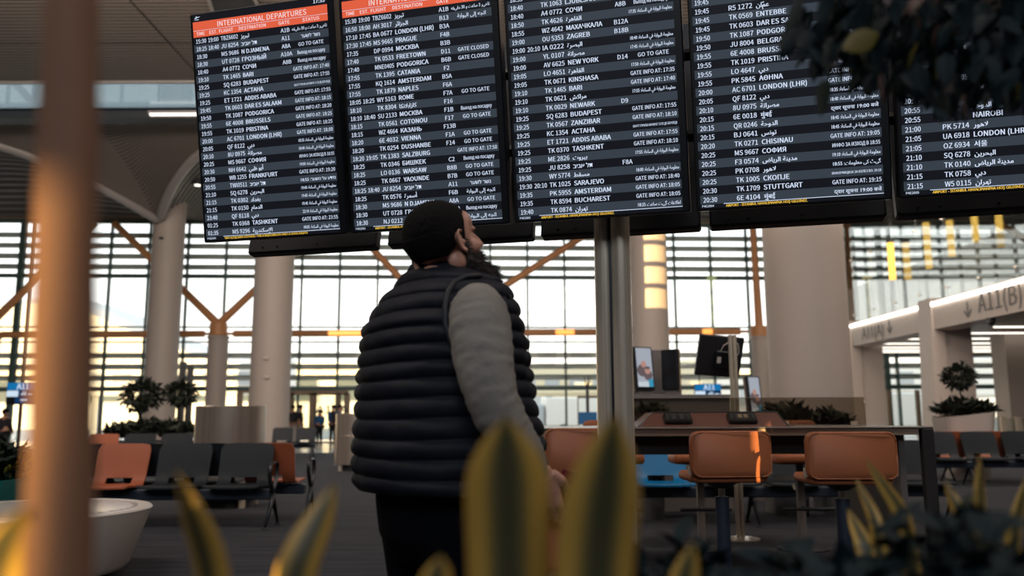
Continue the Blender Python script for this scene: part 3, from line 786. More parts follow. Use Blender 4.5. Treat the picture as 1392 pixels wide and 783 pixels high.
# the row of screens on the far side, seen from behind
RD = 0.33
for i in range(5):
    o = BO+BU*(i*BP+0.045)-BN*RD
    t = thing('departure_screen', ['back of the leftmost far-side screen, under the first departures screen', 'back of the far-side screen above the man\'s head', 'back of the far-side screen behind the top of the steel pole',
                                    'back of the far-side screen under the fourth departures screen', 'back of the rightmost far-side screen, behind the leaves'][i], 'screen', o, 0, 'far-side screens seen from behind')
    V2 = Vector((0, 0, 1))*math.cos(TILT)-BN*math.sin(TILT); N2 = BU.cross(V2)
    t.rotation_euler = Matrix(((BU.x, V2.x, N2.x), (BU.y, V2.y, N2.y), (BU.z, V2.z, N2.z))).to_euler()
    wgap = (0.765, 0.79, 0.79, 0.79, 0.8)[i]
    MB().box(0, wgap, 0, BH, -0.07, 0.0, bev=0.01).build('casing', M['casing_back'], t)
    MB().box(0.12, wgap-0.12, 0.2, BH-0.2, 0.0, 0.03, bev=0.008).build('rear_cover', M['casing_back'], t)
    for k in range(7): MB().box(0.25, wgap-0.25, 0.75+0.03*k, 0.76+0.03*k, 0.03, 0.034).build('vent_slot', M['casing'], t)
    for u_ in (0.09, 0.18, 0.42): MB().lathe([(0.006, 0), (0.004, 0.005)], (u_, 0.035, 0.0), 8).build('screw', M['frame_metal'], t)
    MB().box(0.01, wgap-0.01, 0.01, BH-0.01, -0.073, -0.07).build('display_panel', M['lcd_dark'], t)
# steel twin pole with the rail that carries the screens
pc = P(823, 440, 4.02); pc2 = P(846, 440, 3.97)
t = thing('steel_pole', 'brushed twin-tube steel pole that carries the departures board', 'pole', (pc.x, 4.0, 0))
r_ = 0.0465
MB().tube([(0, 0.02, 0), (0, 0.02, 3.0)], r_, 24).build('tube', M['steel'], t, True)
MB().tube([(pc2.x-pc.x, -0.02, 0), (pc2.x-pc.x, -0.02, 3.0)], r_, 24).build('tube', M['steel'], t, True)
MB().box(0.018, 0.06, -0.03, 0.03, 0.02, 2.9).build('web_strip', M['frame_metal'], t)
MB().lathe([(0.2, 0), (0.2, 0.012), (0.19, 0.02), (0.08, 0.022)], (0.04, 0, 0), 32).build('base_plate', M['steel'], t, True)
mb = MB()
for zz, bo in ((2.45, 0.05), (2.85, 0.05)):
    a = BO+BU*0.1-BN*0.16; b = BO+BU*(5*BP-0.1)-BN*0.16
    mb2 = MB().tube([Vector((a.x-pc.x, a.y-4.0, zz)), Vector((b.x-pc.x, b.y-4.0, zz))], 0.03, 8); mb2.build('carrier_rail', M['casing'], t)
for i in range(5):
    a = BO+BU*(i*BP+BW/2)
    for zz in (2.45, 2.85):
        f0 = a-BN*0.05; f1 = a-BN*0.3
        MB().tube([Vector((f0.x-pc.x, f0.y-4.0, zz)), Vector((f1.x-pc.x, f1.y-4.0, zz))], 0.02, 8).build('bracket', M['casing'], t)

# ================================================================== furniture
def seat_shell():
    """seat pan and back in one curved shell, facing -y, pan front at y = 0"""
    prof = [(0.0, -0.012), (0.02, 0.0), (0.2, -0.012), (0.38, -0.02), (0.44, 0.0), (0.475, 0.06), (0.5, 0.14), (0.535, 0.26), (0.565, 0.36), (0.59, 0.43)]
    mb = MB(); rows = []; th = 0.018
    for i, (y, z) in enumerate(prof):
        w = 0.30 if i < 4 else 0.285+0.015*(i-4)/5
        if i == 0: w -= 0.02
        if i == len(prof)-1: w -= 0.03
        row = []
        for k in range(9):
            s = -1+2*k/8; row.append(Vector((s*w, y+(0.012*(1-s*s) if i > 4 else 0), z+(0.008*s*s if i <= 4 else 0)+(-0.012*s**4 if i == len(prof)-1 else 0))))
        rows.append(row)
    back = [[p+Vector((0, 0.0 if i < 4 else th, -th if i < 5 else -0.004)) for p in r] for i, r in enumerate(rows)]
    n = 9; L = len(rows)
    vs_ = [p for r in rows for p in r]+[p for r in back for p in r]; o_ = n*L; fs = []
    for l in range(L-1):
        for k in range(n-1):
            if l == 4 and 2 <= k <= 5: continue    # hand slot at the foot of the back
            fs.append((l*n+k, l*n+k+1, (l+1)*n+k+1, (l+1)*n+k)); fs.append((o_+l*n+k, o_+(l+1)*n+k, o_+(l+1)*n+k+1, o_+l*n+k+1))
    for l in range(L-1):
        for k in (0, n-1): fs.append((l*n+k, (l+1)*n+k, o_+(l+1)*n+k, o_+l*n+k))
    for k in range(n-1):
        for l in (0, L-1): fs.append((l*n+k, l*n+k+1, o_+l*n+k+1, o_+l*n+k))
    for (l, k0, k1) in ((4, 2, 6), (5, 2, 6)):
        for k in range(k0, k1): fs.append((l*n+k, l*n+k+1, o_+l*n+k+1, o_+l*n+k))
    for k in (2, 6): fs.append((4*n+k, 5*n+k, o_+5*n+k, o_+4*n+k))
    return mb.add(vs_, fs)
SEAT = {c: seat_shell().mesh('seat', M['seat_'+c], True) for c in ('dark', 'orange', 'blue', 'navy')}
def tubemesh(pts, r, n=8): return MB().tube(pts, r, n)
def end_frame(arm=True):
    mb = MB()
    mb.tube([(0, 0.27, 0.36), (0, 0.23, 0.26), (0, 0.02, 0.02)], [0.026, 0.026, 0.016], 8)
    mb.tube([(0, 0.27, 0.36), (0, 0.31, 0.26), (0, 0.5, 0.02)], [0.026, 0.026, 0.016], 8)
    mb.lathe([(0.035, 0), (0.035, 0.01), (0.015, 0.02)], (0, 0.02, 0), 12); mb.lathe([(0.035, 0), (0.035, 0.01), (0.015, 0.02)], (0, 0.5, 0), 12)
    return mb
EF = end_frame().mesh('leg_frame', M['frame_metal'], 'all')
mbx = MB(); lp = [(0, 0.27, 0.34), (0, 0.16, 0.46), (0, 0.12, 0.56), (0, 0.14, 0.655), (0, 0.2, 0.675), (0, 0.36, 0.675), (0, 0.41, 0.65), (0, 0.4, 0.54), (0, 0.34, 0.44), (0, 0.27, 0.35)]
AF = MB().tube(lp, [(0.022, 0.011)]*len(lp), 8).mesh('armrest', M['frame_metal'], 'all')
def seat_row(label, x0, y0, colors, rz=0, pitch=0.69, legs=(), arms=(), group='rows of beam-mounted waiting seats', zs=0.445):
    """x0 = world x of the first seat centre, y0 = world y of the seat fronts"""
    t = thing('beam_seating', label, 'seating', (x0, y0, 0), rz, group)
    n = len(colors)
    for i, c in enumerate(colors):
        o = obj('seat', SEAT[c], t, (i*pitch, 0, zs))
        if c in ('orange', 'blue') and any(k != c for k in colors): o['label'] = 'orange seat' if c == 'orange' else 'blue seat'
        MB().box(i*pitch-0.16, i*pitch+0.16, 0.1, 0.42, zs-0.06, zs-0.03, bev=0.008).build('bracket', M['seat_navy'], t)
    MB().box(-0.36, (n-1)*pitch+0.36, 0.2, 0.34, zs-0.16, zs-0.05, bev=0.012).build('beam', M['seat_navy'], t)
    for x in legs: obj('leg_frame', EF, t, (x, 0, 0))
    for x in arms: obj('armrest', AF, t, (x, 0, 0))
    return t
# left double row, nearest
S = P(322, 630, 9.35).x
seat_row('near left row of seats with an orange seat and two dark seats facing forward', S-3*0.69, 9.15, ['dark', 'orange', 'dark', 'dark'], legs=(-0.3, 3*0.69+0.38), arms=(3*0.69+0.38,))
t = seat_row('row backing onto the near left row, orange seat at its end', S+0.20, 10.4, ['orange', 'dark', 'dark', 'dark'], rz=PI, legs=(-0.42, 2.4), arms=(-0.42,))
t.children[0]['label'] = 'orange seat'
# farther left rows
xa = P(135, 590, 16).x
seat_row('second left row of seats behind the near one, partly orange', xa, 15.6, ['orange', 'dark', 'dark', 'orange'], legs=(0.35, 2.3))
seat_row('small far row of dark seats beside the steel drum', P(377, 600, 25).x, 25.0, ['dark', 'dark'], legs=(0.0, 0.95))
# rows behind the counter
S = P(903, 630, 9.4).x
t = seat_row('row behind the counter starting with a blue seat', S, 9.2, ['blue', 'dark', 'dark', 'dark', 'dark'], legs=(0.35+0.6, 4*0.69+0.38))
for ch in t.children:
    if ch.name.startswith('seat') and 'label' in ch and 'blue' in ch['label']: ch['label'] = 'blue seat'
xa = P(1290, 610, 14.4).x
seat_row('right row of grey seats in front of the white planter', xa, 14.2, ['dark', 'dark', 'dark', 'dark'], legs=(0.35, 2.0))
t = seat_row('row backing onto the right grey row with an orange seat', xa+0.3+3*0.69, 15.5, ['dark', 'dark', 'orange', 'orange'], rz=PI, legs=(0.35, 2.0))
# steel drums (air outlets)
def drum(label, px, py, Y, r, h):
    p = P(px, py, Y); t = thing('air_outlet_drum', label, 'drum', (p.x, Y, 0), 0, 'brushed steel drums')
    MB().lathe([(r-0.02, 0.14), (r, 0.14), (r, h*0.62), (r-0.004, h*0.62+0.005), (r-0.004, h*0.62+0.012), (r, h*0.62+0.017), (r, h-0.01), (r-0.01, h), (r-0.035, h), (r-0.035, h-0.03)], n=64).build('shell', M['drum_steel'], t, True)
    MB().lathe([(r-0.03, h-0.05), (r-0.03, h-0.04)], n=48).build('lid', M['steel'], t)
    MB().lathe([(r*0.75, 0), (r*0.75, 0.15)], n=24).build('plinth', M['dark_steel'], t)
    for k in range(4): a = PI/4+k*PI/2; MB().lathe([(0.05, 0), (0.05, 0.14)], (r*0.86*math.cos(a), r*0.86*math.sin(a), 0), 10).build('foot', M['steel'], t)
drum('wide brushed steel drum behind the near left seats', 312.5, 600, 11.6, 0.455, P(312, 552, 11.6).z)
drum('brushed steel drum standing on the carpet just left of the man', 484, 600, 19.3, 0.455, P(484, 562, 19.3).z)

# counter with raised walnut box, glass screen, bar stools
cz = 1.075; cx0, cx1 = P(700, 585, 5.8).x, P(1271, 600, 5.8).x
t = thing('bar_counter', 'long high counter with a pale edge, dark front and open space below', 'counter', ((cx0+cx1)/2, 5.8, 0)); hw = (cx1-cx0)/2
MB().box(-hw, hw, 0, 1.35, cz-0.012, cz, bev=0.004).build('tabletop', M['counter_top'], t)
MB().box(-hw, hw-0.1, 0.012, 0.05, cz-0.055, cz-0.012).build('apron', M['counter_edge'], t)
MB().box(-hw, hw-0.13, 0.18, 0.22, P(900, 618, 5.98).z, cz-0.02).build('modesty_panel', M['counter_dark'], t)
MB().box(hw-0.08, hw, 0, 0.06, 0, cz-0.012, bev=0.006).build('leg', M['counter_dark'], t)
MB().box(hw-0.2, hw-0.16, 0.1, 1.25, 0.1, cz-0.012).build('end_panel', M['counter_grey'], t)
MB().box(hw-0.08, hw, 1.29, 1.35, 0, cz-0.012, bev=0.006).build('leg', M['counter_dark'], t)
for x in (-hw+0.05,): MB().box(x-0.04, x+0.04, 0.3, 0.36, 0, cz-0.02).build('leg', M['counter_dark'], t)
# walnut raised box
yb = 6.35; a = P(868, 578, yb); b = P(1072, 578, yb); c = P(1055, 560, yb+0.12); d = P(886, 560, yb+0.12)
t = thing('raised_socket_box', 'walnut wedge-shaped box on the counter with two socket units', 'box', ((a.x+b.x)/2, yb, cz)); m0 = (a.x+b.x)/2; hz = c.z-cz
MB().loft([[Vector((a.x-m0, 0, 0)), Vector((b.x-m0, 0, 0)), Vector((c.x-m0, 0.12, hz)), Vector((d.x-m0, 0.12, hz))], [Vector((a.x-m0, 0.5, 0)), Vector((b.x-m0, 0.5, 0)), Vector((c.x-m0, 0.38, hz)), Vector((d.x-m0, 0.38, hz))]]).build('body', M['walnut'], t)
MB().tube([Vector((a.x-m0, -0.002, 0)), Vector((d.x-m0, 0.118, hz)), Vector((c.x-m0, 0.118, hz)), Vector((b.x-m0, -0.002, 0))], 0.006, 6).build('edge_trim', M['socket_black'], t)
ang = math.atan2(0.12, hz)
for px0, px1, br in ((904, 942, False), (992, 1031, True)):
    x0_, x1_ = P(px0, 570, yb).x-m0, P(px1, 570, yb).x-m0
    mt = Matrix.Translation(((x0_+x1_)/2, 0.055, hz*0.5)) @ Matrix.Rotation(-ang, 4, 'X'); w = x1_-x0_
    f = MB().box(-w/2, w/2, -0.025, 0.02, -0.05, 0.05, mtx=mt, bev=0.008).build('socket_unit', M['socket_black'], t)
    MB().box(-w/2+0.02, w/2-0.02, -0.03, -0.024, -0.03, 0.03, mtx=mt).build('faceplate', M['dark_steel'], f)
    for k in range(4 if br else 3):
        xx = -w/2+0.045+k*(w-0.09)/(3 if br else 2)
        MB().box(xx-0.014, xx+0.014, -0.034, -0.029, -0.02, 0.02, mtx=mt, bev=0.002).build('socket', M['brass_socket'] if (br and k in (1, 2)) else M['frame_metal'], f)
# glass screen on the counter
a = P(861, 560, 6.9); b = P(1176, 560, 6.9); zt = P(1000, 541, 6.9).z
t = thing('glass_screen', 'low tinted glass screen standing along the middle of the counter', 'screen', ((a.x+b.x)/2, 6.9, cz)); w = (b.x-a.x)/2
MB().box(-w, w, -0.005, 0.005, 0.0, zt-cz).build('pane', M['glass_desk'], t)
MB().box(-w, w, -0.006, 0.006, zt-cz, zt-cz+0.004).build('top_edge', M['steel'], t)
for s in (-0.9, -0.3, 0.3, 0.9): MB().box(w*s-0.03, w*s+0.03, -0.012, 0.012, 0, 0.03).build('clamp', M['steel'], t)
# plants reflected in the counter glass follow further down as stand-in bushes
# stools
def stool(label, px, pyt, pyb, Y, w, rz, group):
    p = P(px, (pyt+pyb)/2, Y); zt_, zb_ = P(px, pyt, Y).z, P(px, pyb, Y).z
    t = thing('bar_stool', label, 'stool', (p.x, Y+0.24, 0), rz, group); h = zt_-zb_
    rings = []
    for y, s in ((-0.035, 0.93), (-0.028, 0.985), (-0.012, 1.0), (0.012, 1.0), (0.028, 0.985), (0.035, 0.93)):
        rings.append([Vector((x, -0.24+y-0.10*(x/w*2)**2*-1*0.35-0.0, zb_+h/2+z)) for x, z in rrect(w*s, h*s, 0.055)])
    MB().loft(rings).build('backrest', M['leather_orange'], t, 'all')
    MB().tube([(x*1.0, -0.24+0.14*(x/w)**2-0.034, zb_+h/2+z) for x, z in rrect(w*0.955, h*0.94, 0.05)]+[(w*0.4775, -0.24+0.14*0.228-0.034, zb_+h/2)], 0.004, 5).build('piping', M['leather_orange'], t, 'all')
    rings = []
    for z, s in ((-0.03, 0.93), (-0.018, 1), (0.012, 1), (0.026, 0.95)):
        rings.append([Vector((x, -0.02+y, zb_+0.0+z)) for x, y in rrect(w*0.95*s, 0.42*s, 0.07)])
    MB().loft(rings).build('seat', M['leather_orange'], t, 'all')
    MB().lathe([(0.16, zb_-0.03), (0.1, zb_-0.045), (0.045, zb_-0.075), (0.02, zb_-0.08)], (0, 0, 0), 20).build('swivel_plate', M['socket_black'], t, True)
    MB().lathe([(0.022, zb_-0.13), (0.022, zb_-0.07)], (0, 0, 0), 16).build('chrome_collar', M['steel'], t, True)
    MB().lathe([(0.042, 0.02), (0.042, zb_-0.13), (0.02, zb_-0.128)], (0, 0, 0), 20).build('column', M['seat_navy'], t, True)
    MB().lathe([(0.23, 0), (0.23, 0.012), (0.2, 0.02), (0.05, 0.03)], (0, 0, 0), 32).build('base', M['frame_metal'], t, True)
    for s in (-1, 1): MB().box(s*w/2*0.98-0.012, s*w/2*0.98+0.012, -0.2, -0.17, zb_+0.02, zb_+0.07).build('hinge', M['steel'], t)
    return t
G = 'orange leather stools at the counter'
stool('orange leather stool partly hidden behind the steel pole', 787, 582, 650, 5.25, 0.42, 0.0, G)
stool('middle orange leather stool, just right of the steel pole', 992, 586, 650, 5.25, 0.5, 0.06, G)
stool('orange leather stool nearest the right end of the counter', 1162, 587, 653, 5.2, 0.54, -0.05, G)
def far_stool(label, px, Y):
    p = P(px, 624, Y)
    t = thing('bar_stool', label, 'stool', (p.x, Y+0.2, 0), PI, 'orange leather stools on the far side of the counter')
    zs_ = p.z; w = 0.5
    MB().loft([[Vector((x, 0.0+y, zs_+z)) for x, y in rrect(w*s, 0.44*s, 0.07)] for z, s in ((-0.045, 0.93), (-0.03, 1), (0.02, 1), (0.04, 0.95))]).build('seat', M['leather_orange'], t, 'all')
    MB().loft([[Vector((x, -0.24+y, zs_+0.18+z)) for x, z in rrect(w*s, 0.3*s, 0.055)] for y, s in ((-0.03, 0.94), (-0.015, 1), (0.015, 1), (0.03, 0.94))]).build('backrest', M['leather_orange'], t, 'all')
    MB().box(-0.03, 0.03, -0.03, 0.03, 0.02, zs_-0.04).build('column', M['counter_grey'], t)
    MB().tube([(-0.22, 0.2, 0.36), (0.22, 0.2, 0.36)], 0.014, 8).build('footrest', M['frame_metal'], t)
    MB().tube([(0, 0, 0.36), (0, 0.2, 0.36)], 0.014, 8).build('footrest_arm', M['frame_metal'], t)
    MB().lathe([(0.22, 0), (0.22, 0.012), (0.05, 0.03)], (0, 0, 0), 24).build('base', M['frame_metal'], t)
far_stool('orange stool across the counter, seen left of the middle stool', 957, 7.5)
far_stool('orange stool across the counter, seen left of the right-end stool', 1096, 7.5)
far_stool('orange stool across the counter, hidden behind the steel pole', 838, 7.5)
# ================================================================== screens and signs in the middle distance
def totem(label, px, py0, py1, Y, w, rz, lean, showpic=True, z0=None):
    zt_, zb_ = P(px, py0, Y).z, P(px, py1, Y).z
    t = thing('advert_totem', label, 'display', (P(px, (py0+py1)/2, Y).x, Y, 0), rz); h = zt_-zb_
    mt = Matrix.Translation((0, 0, zb_)) @ Matrix.Rotation(lean, 4, 'X')
    MB().box(-w/2, w/2, -0.03, 0.03, 0, h, mtx=mt, bev=0.01).build('frame', M['casing'], t)
    MB().box(-w/2+0.02, w/2-0.02, 0.03, 0.09, 0.0, h, mtx=mt).build('rear_shell', M['tan_frame'], t)
    if showpic:
        s = mat('screen_sky', (0.05, 0.05, 0.05), 0.3, emit=1, ecol=(0.33, 0.36, 0.42)); s2 = mat('screen_skin', (0.05, 0.05, 0.05), 0.3, emit=1, ecol=(0.42, 0.22, 0.17)); s3 = mat('screen_cloth', (0.05, 0.05, 0.05), 0.3, emit=1, ecol=(0.1, 0.07, 0.08)); s4 = mat('screen_white', (0.05, 0.05, 0.05), 0.3, emit=1, ecol=(0.5, 0.55, 0.6))
        s5 = mat('screen_blue', (0.05, 0.05, 0.05), 0.3, emit=1, ecol=(0.02, 0.25, 0.4))
        mb = MB(); x0, x1, z0_, z1_ = -w/2+0.025, w/2-0.025, h*0.08, h*0.965
        def quad(a, b, c, d, mi, y): mb.add([mt @ Vector(p) for p in ((a, y, c), (b, y, c), (b, y, d), (a, y, d))], [(0, 1, 2, 3)], mi)
        def disc(cx, cz_, rx, rz_, mi, y): mb.add([mt @ Vector((cx+rx*math.cos(2*PI*k/16), y, cz_+rz_*math.sin(2*PI*k/16))) for k in range(16)], [tuple(range(16))], mi)
        quad(x0, x1, z0_, z1_, 0, -0.0315); W_ = x1-x0; H_ = z1_-z0_
        disc(x0+W_*0.35, z0_+H_*0.42, W_*0.35, H_*0.16, 2, -0.032); disc(x0+W_*0.7, z0_+H_*0.3, W_*0.28, H_*0.14, 2, -0.0322)
        disc(x0+W_*0.45, z0_+H_*0.58, W_*0.17, H_*0.085, 1, -0.0325); disc(x0+W_*0.68, z0_+H_*0.42, W_*0.19, H_*0.095, 1, -0.0327); disc(x0+W_*0.68, z0_+H_*0.49, W_*0.18, H_*0.04, 2, -0.0329)
        quad(x0, x1, z0_, z0_+H_*0.13, 3, -0.033); quad(x0+W_*0.7, x1, z0_, z0_+H_*0.2, 4, -0.0332)
        mb.build('screen', [s, s2, s3, s4, s5], t, fix=False)
    MB().box(-w*0.35, w*0.35, 0.0, 0.12, (zb_-0.06 if Y < 11 else 0), zb_+0.02).build('stand', M['counter_grey'], t)
    return t
CAB = P(880, 535, 9.8).z
totem('advert display with people on its screen, right beside the steel pole', 876, 471, 531, 10.8, 0.28, 0.45, -0.10)
totem('turned-away pale advert display beside the screen with people', 911, 475, 530, 10.85, 0.235, -0.75, 0.0, False)
totem('small advert display by the big column, right of the hanging monitor', 1027, 511, 566, 12.0, 0.22, 0.35, -0.12)
p = P(895, 535, 10.8)
t = thing('display_counter', 'grey cabinet carrying the advert displays behind the counter', 'cabinet', (p.x, 10.6, 0))
MB().box(-0.5, 0.85, 0.0, 0.5, 0.0, p.z-0.06, bev=0.01).build('body', M['counter_grey'], t); MB().box(-0.54, 0.89, -0.04, 0.54, p.z-0.06, p.z-0.02).build('top', M['counter_grey'], t)
# panel on frame between them
t = thing('notice_panel', 'grey framed notice panel standing between two advert displays', 'panel', (P(893, 500, 11.3).x, 11.25, 0))
zt_ = P(893, 476, 11.25).z; MB().box(-0.12, 0.12, 0, 0.02, p.z, zt_).build('board', M['counter_grey'], t)
for s in (-1, 1): MB().box(s*0.12-0.012, s*0.12+0.012, -0.01, 0.03, 0, zt_+0.02).build('post', M['steel'], t)
# monitor seen from behind on a steel pole
Y = 8.4; c = P(981, 483, Y); pp = P(997, 500, Y-0.12)
t = thing('hanging_monitor', 'black monitor seen from behind on a thin steel pole behind the counter', 'monitor', (pp.x, Y, 0))
mt = Matrix.Translation((c.x-pp.x, 0.1, c.z)) @ Matrix.Rotation(0.12, 4, 'Y') @ Matrix.Rotation(0.25, 4, 'X') @ Matrix.Rotation(0.2, 4, 'Z')
MB().box(-0.235, 0.235, -0.02, 0.02, -0.205, 0.205, mtx=mt, bev=0.008).build('casing', M['socket_black'], t)
MB().box(-0.06, 0.13, -0.06, -0.02, -0.12, 0.06, mtx=mt, bev=0.01).build('mount_box', M['casing'], t)
MB().box(-0.045, -0.005, -0.066, -0.06, -0.06, 0.0, mtx=mt).build('sticker', M['planter_white'], t)
MB().box(-0.19, 0.19, 0.02, 0.022, -0.165, 0.165, mtx=mt).build('display', M['lcd_row'], t)
MB().tube([mt @ Vector(q_) for q_ in ((-0.02, -0.05, 0.04), (0.0, -0.07, 0.12), (0.06, -0.08, 0.17), (0.14, -0.08, 0.15), (0.17, -0.07, 0.06), (0.13, -0.05, -0.02))], 0.006, 8).build('cable', M['planter_white'], t, 'all')
zt_ = P(997, 456, Y-0.12).z
for s in (-1, 1): MB().tube([(s*0.021, -0.12, 0), (s*0.021, -0.12, zt_)], 0.02, 16).build('pole', M['steel'], t, True)
MB().lathe([(0.18, 0), (0.18, 0.015), (0.03, 0.02)], (0, -0.12, 0), 24).build('base', M['steel'], t)
# gate number signs
def gate_sign(label, px0, px1, py0, py1, Y, rz=0):
    a = P(px0, py0, Y); b = P(px1, py1, Y); w = b.x-a.x; h = a.z-b.z
    t = thing('gate_sign', label, 'sign', ((a.x+b.x)/2, Y, b.z), rz, 'blue gate number signs')
    MB().box(-w/2, w/2, 0, 0.1, 0, h).build('casing', M['casing'], t)
    mb = MB()
    def quad(x0, x1, z0, z1, mi, y=-0.005): mb.add([(x0*w-w/2, y, z0*h), (x1*w-w/2, y, z0*h), (x1*w-w/2, y, z1*h), (x0*w-w/2, y, z1*h)], [(0, 1, 2, 3)], mi)
    quad(0.01, 0.99, 0.66, 0.99, 0); quad(0.01, 0.4, 0.36, 0.63, 2); quad(0.42, 0.99, 0.36, 0.63, 1); quad(0.3, 0.99, 0.02, 0.33, 1)
    for x0, x1, z0, z1 in ((0.5, 0.7, 0.44, 0.5), (0.75, 0.92, 0.44, 0.5), (0.5, 0.75, 0.18, 0.24), (0.55, 0.7, 0.54, 0.58)): quad(x0, x1, z0, z1, 2, -0.01)
    mb.build('display', [M['sign_blue'], M['sign_dark'], M['sign_white']], t, fix=False)
    text_add(('sign', len(SIGNS)), 'A11', h*0.25/0.727, Matrix(((1, 0, 0, 0.05*w), (0, 0, -1, -0.012), (0, 1, 0, h*0.7), (0, 0, 0, 1))), 'CENTER', 0, bold=0.08); SIGNS.append(t)
    MB().tube([(-w*0.3, 0.05, h), (-w*0.3, 0.05, h+0.5)], 0.02, 6).build('hanger', M['frame_metal'], t)
    MB().tube([(0, 0.06, -b.z), (0, 0.06, 0)], 0.035, 8).build('post', M['frame_metal'], t)
SIGNS = []
gate_sign('blue A11 gate sign beyond the counter, left of the monitor pole', 944, 981, 522, 548, 30)
gate_sign('blue A11 gate sign at far left beside the blurred trunk', 10, 48, 520, 550, 26)
# fascia lettering, standing on the face x = gx that looks towards -x
def fas(s, px, py, cap, key, mi=0, mirror=False):
    # distance along the fascia from the pixel column
    d = FWD+RT*((px-696)/FPX)-UP*((py-391.5)/FPX); q_ = EYE+d*((gx-0.02)/d.x)
    m_ = Matrix(((0, 0, -1, gx-0.02), (-1, 0, 0, q_.y), (0, 1, 0, q_.z), (0, 0, 0, 1)))
    text_add(key, s, cap/0.727, m_, 'LEFT', mi, bold=0.04)
fas('↓', 1311, 433, 0.5, ('fascia', 0)); fas('A11(B)', 1330, 425, 0.55, ('fascia', 0))
fas('A11(A) ↓', 1172, 462, 0.5, ('fascia', 0))

# gate doors at the facade with lettering, queue of people
dr = sempty('door_1')
Yd = 40.6
def dbox(px0, px1, py0, py1, mt, name, dy=0.15, Y=Yd, par=None):
    a = P(px0, py0, Y); b = P(px1, py1, Y); return MB().box(a.x, b.x, Y, Y+dy, max(0, b.z), a.z).build(name, mt, par if par is not None else dr)
for x0, x1 in ((393, 396), (421, 427), (458, 460.5), (468, 473)): dbox(x0, x1, 534, 640, M['tan_frame'], 'door_post')
dbox(393, 473, 531, 537, M['tan_frame'], 'door_header'); dbox(393, 473, 600, 640, M['tan_frame'], 'door_sill')
for x0, x1 in ((396, 421), (427, 458), (460.5, 468)): dbox(x0, x1, 537, 598, M['glass_rail'], 'pane', 0.02)
dr2 = sempty('door_2')
for x0, x1 in ((785, 788), (858, 861), (820, 822)): dbox(x0, x1, 540, 640, M['tan_frame'], 'door_post', par=dr2)
dbox(785, 861, 538, 541, M['tan_frame'], 'door_header', par=dr2); dbox(905, 940, 538, 541, M['tan_frame'], 'door_header', par=dr2)
for x0, x1 in ((905, 907), (938, 941), (922, 923)): dbox(x0, x1, 540, 640, M['tan_frame'], 'door_post', par=dr2)
for x0, x1 in ((1210, 1213), (1250, 1253)): dbox(x0, x1, 530, 640, M['tan_frame'], 'door_post', par=dr2)
d3 = sempty('door_3')
for x0, x1 in ((322, 325), (338, 340)): dbox(x0, x1, 533, 640, M['tan_frame'], 'door_post', par=d3)
dbox(322, 342, 531, 534, M['tan_frame'], 'door_header', par=d3)
a = P(429, 562, Yd-0.05); b = P(473, 562, Yd-0.05)
text_add(('door', 0), 'A11A', 0.36/0.727, Matrix(((1, 0, 0, a.x), (0, 0, -1, Yd-0.04), (0, 1, 0, a.z), (0, 0, 0, 1))), 'LEFT', 0, width=b.x-a.x)

def skin_body(chains, name, mt, parent, sub=1, root=0):
    """one continuous surface from connected joints: chains of (point, radius), joined where a point repeats"""
    V = []; R = []; E = []; idx = {}
    for ch in chains:
        last = None
        for p_, r_ in ch:
            k = tuple(round(c, 4) for c in p_)
            if k not in idx: idx[k] = len(V); V.append(p_); R.append(r_)
            if last is not None and last != idx[k]: E.append((last, idx[k]))
            last = idx[k]
    me = bpy.data.meshes.new(name); me.from_pydata(V, E, []); o = bpy.data.objects.new(name, me); COL.objects.link(o)
    m_ = o.modifiers.new('skin', 'SKIN'); m_.use_smooth_shade = True
    for i, r_ in enumerate(R):
        sv = me.skin_vertices[0].data[i]; sv.radius = r_ if isinstance(r_, tuple) else (r_, r_); sv.use_root = (i == root)
    s_ = o.modifiers.new('sub', 'SUBSURF'); s_.levels = sub; s_.render_levels = sub
    bpy.context.view_layer.update(); dg = bpy.context.evaluated_depsgraph_get(); me2 = bpy.data.meshes.new_from_object(o.evaluated_get(dg))
    bpy.data.objects.remove(o); bpy.data.meshes.remove(me); me2.name = name; me2.materials.clear(); me2.materials.append(mt)
    me2.polygons.foreach_set('use_smooth', [True]*len(me2.polygons))
    return obj(name, me2, parent)
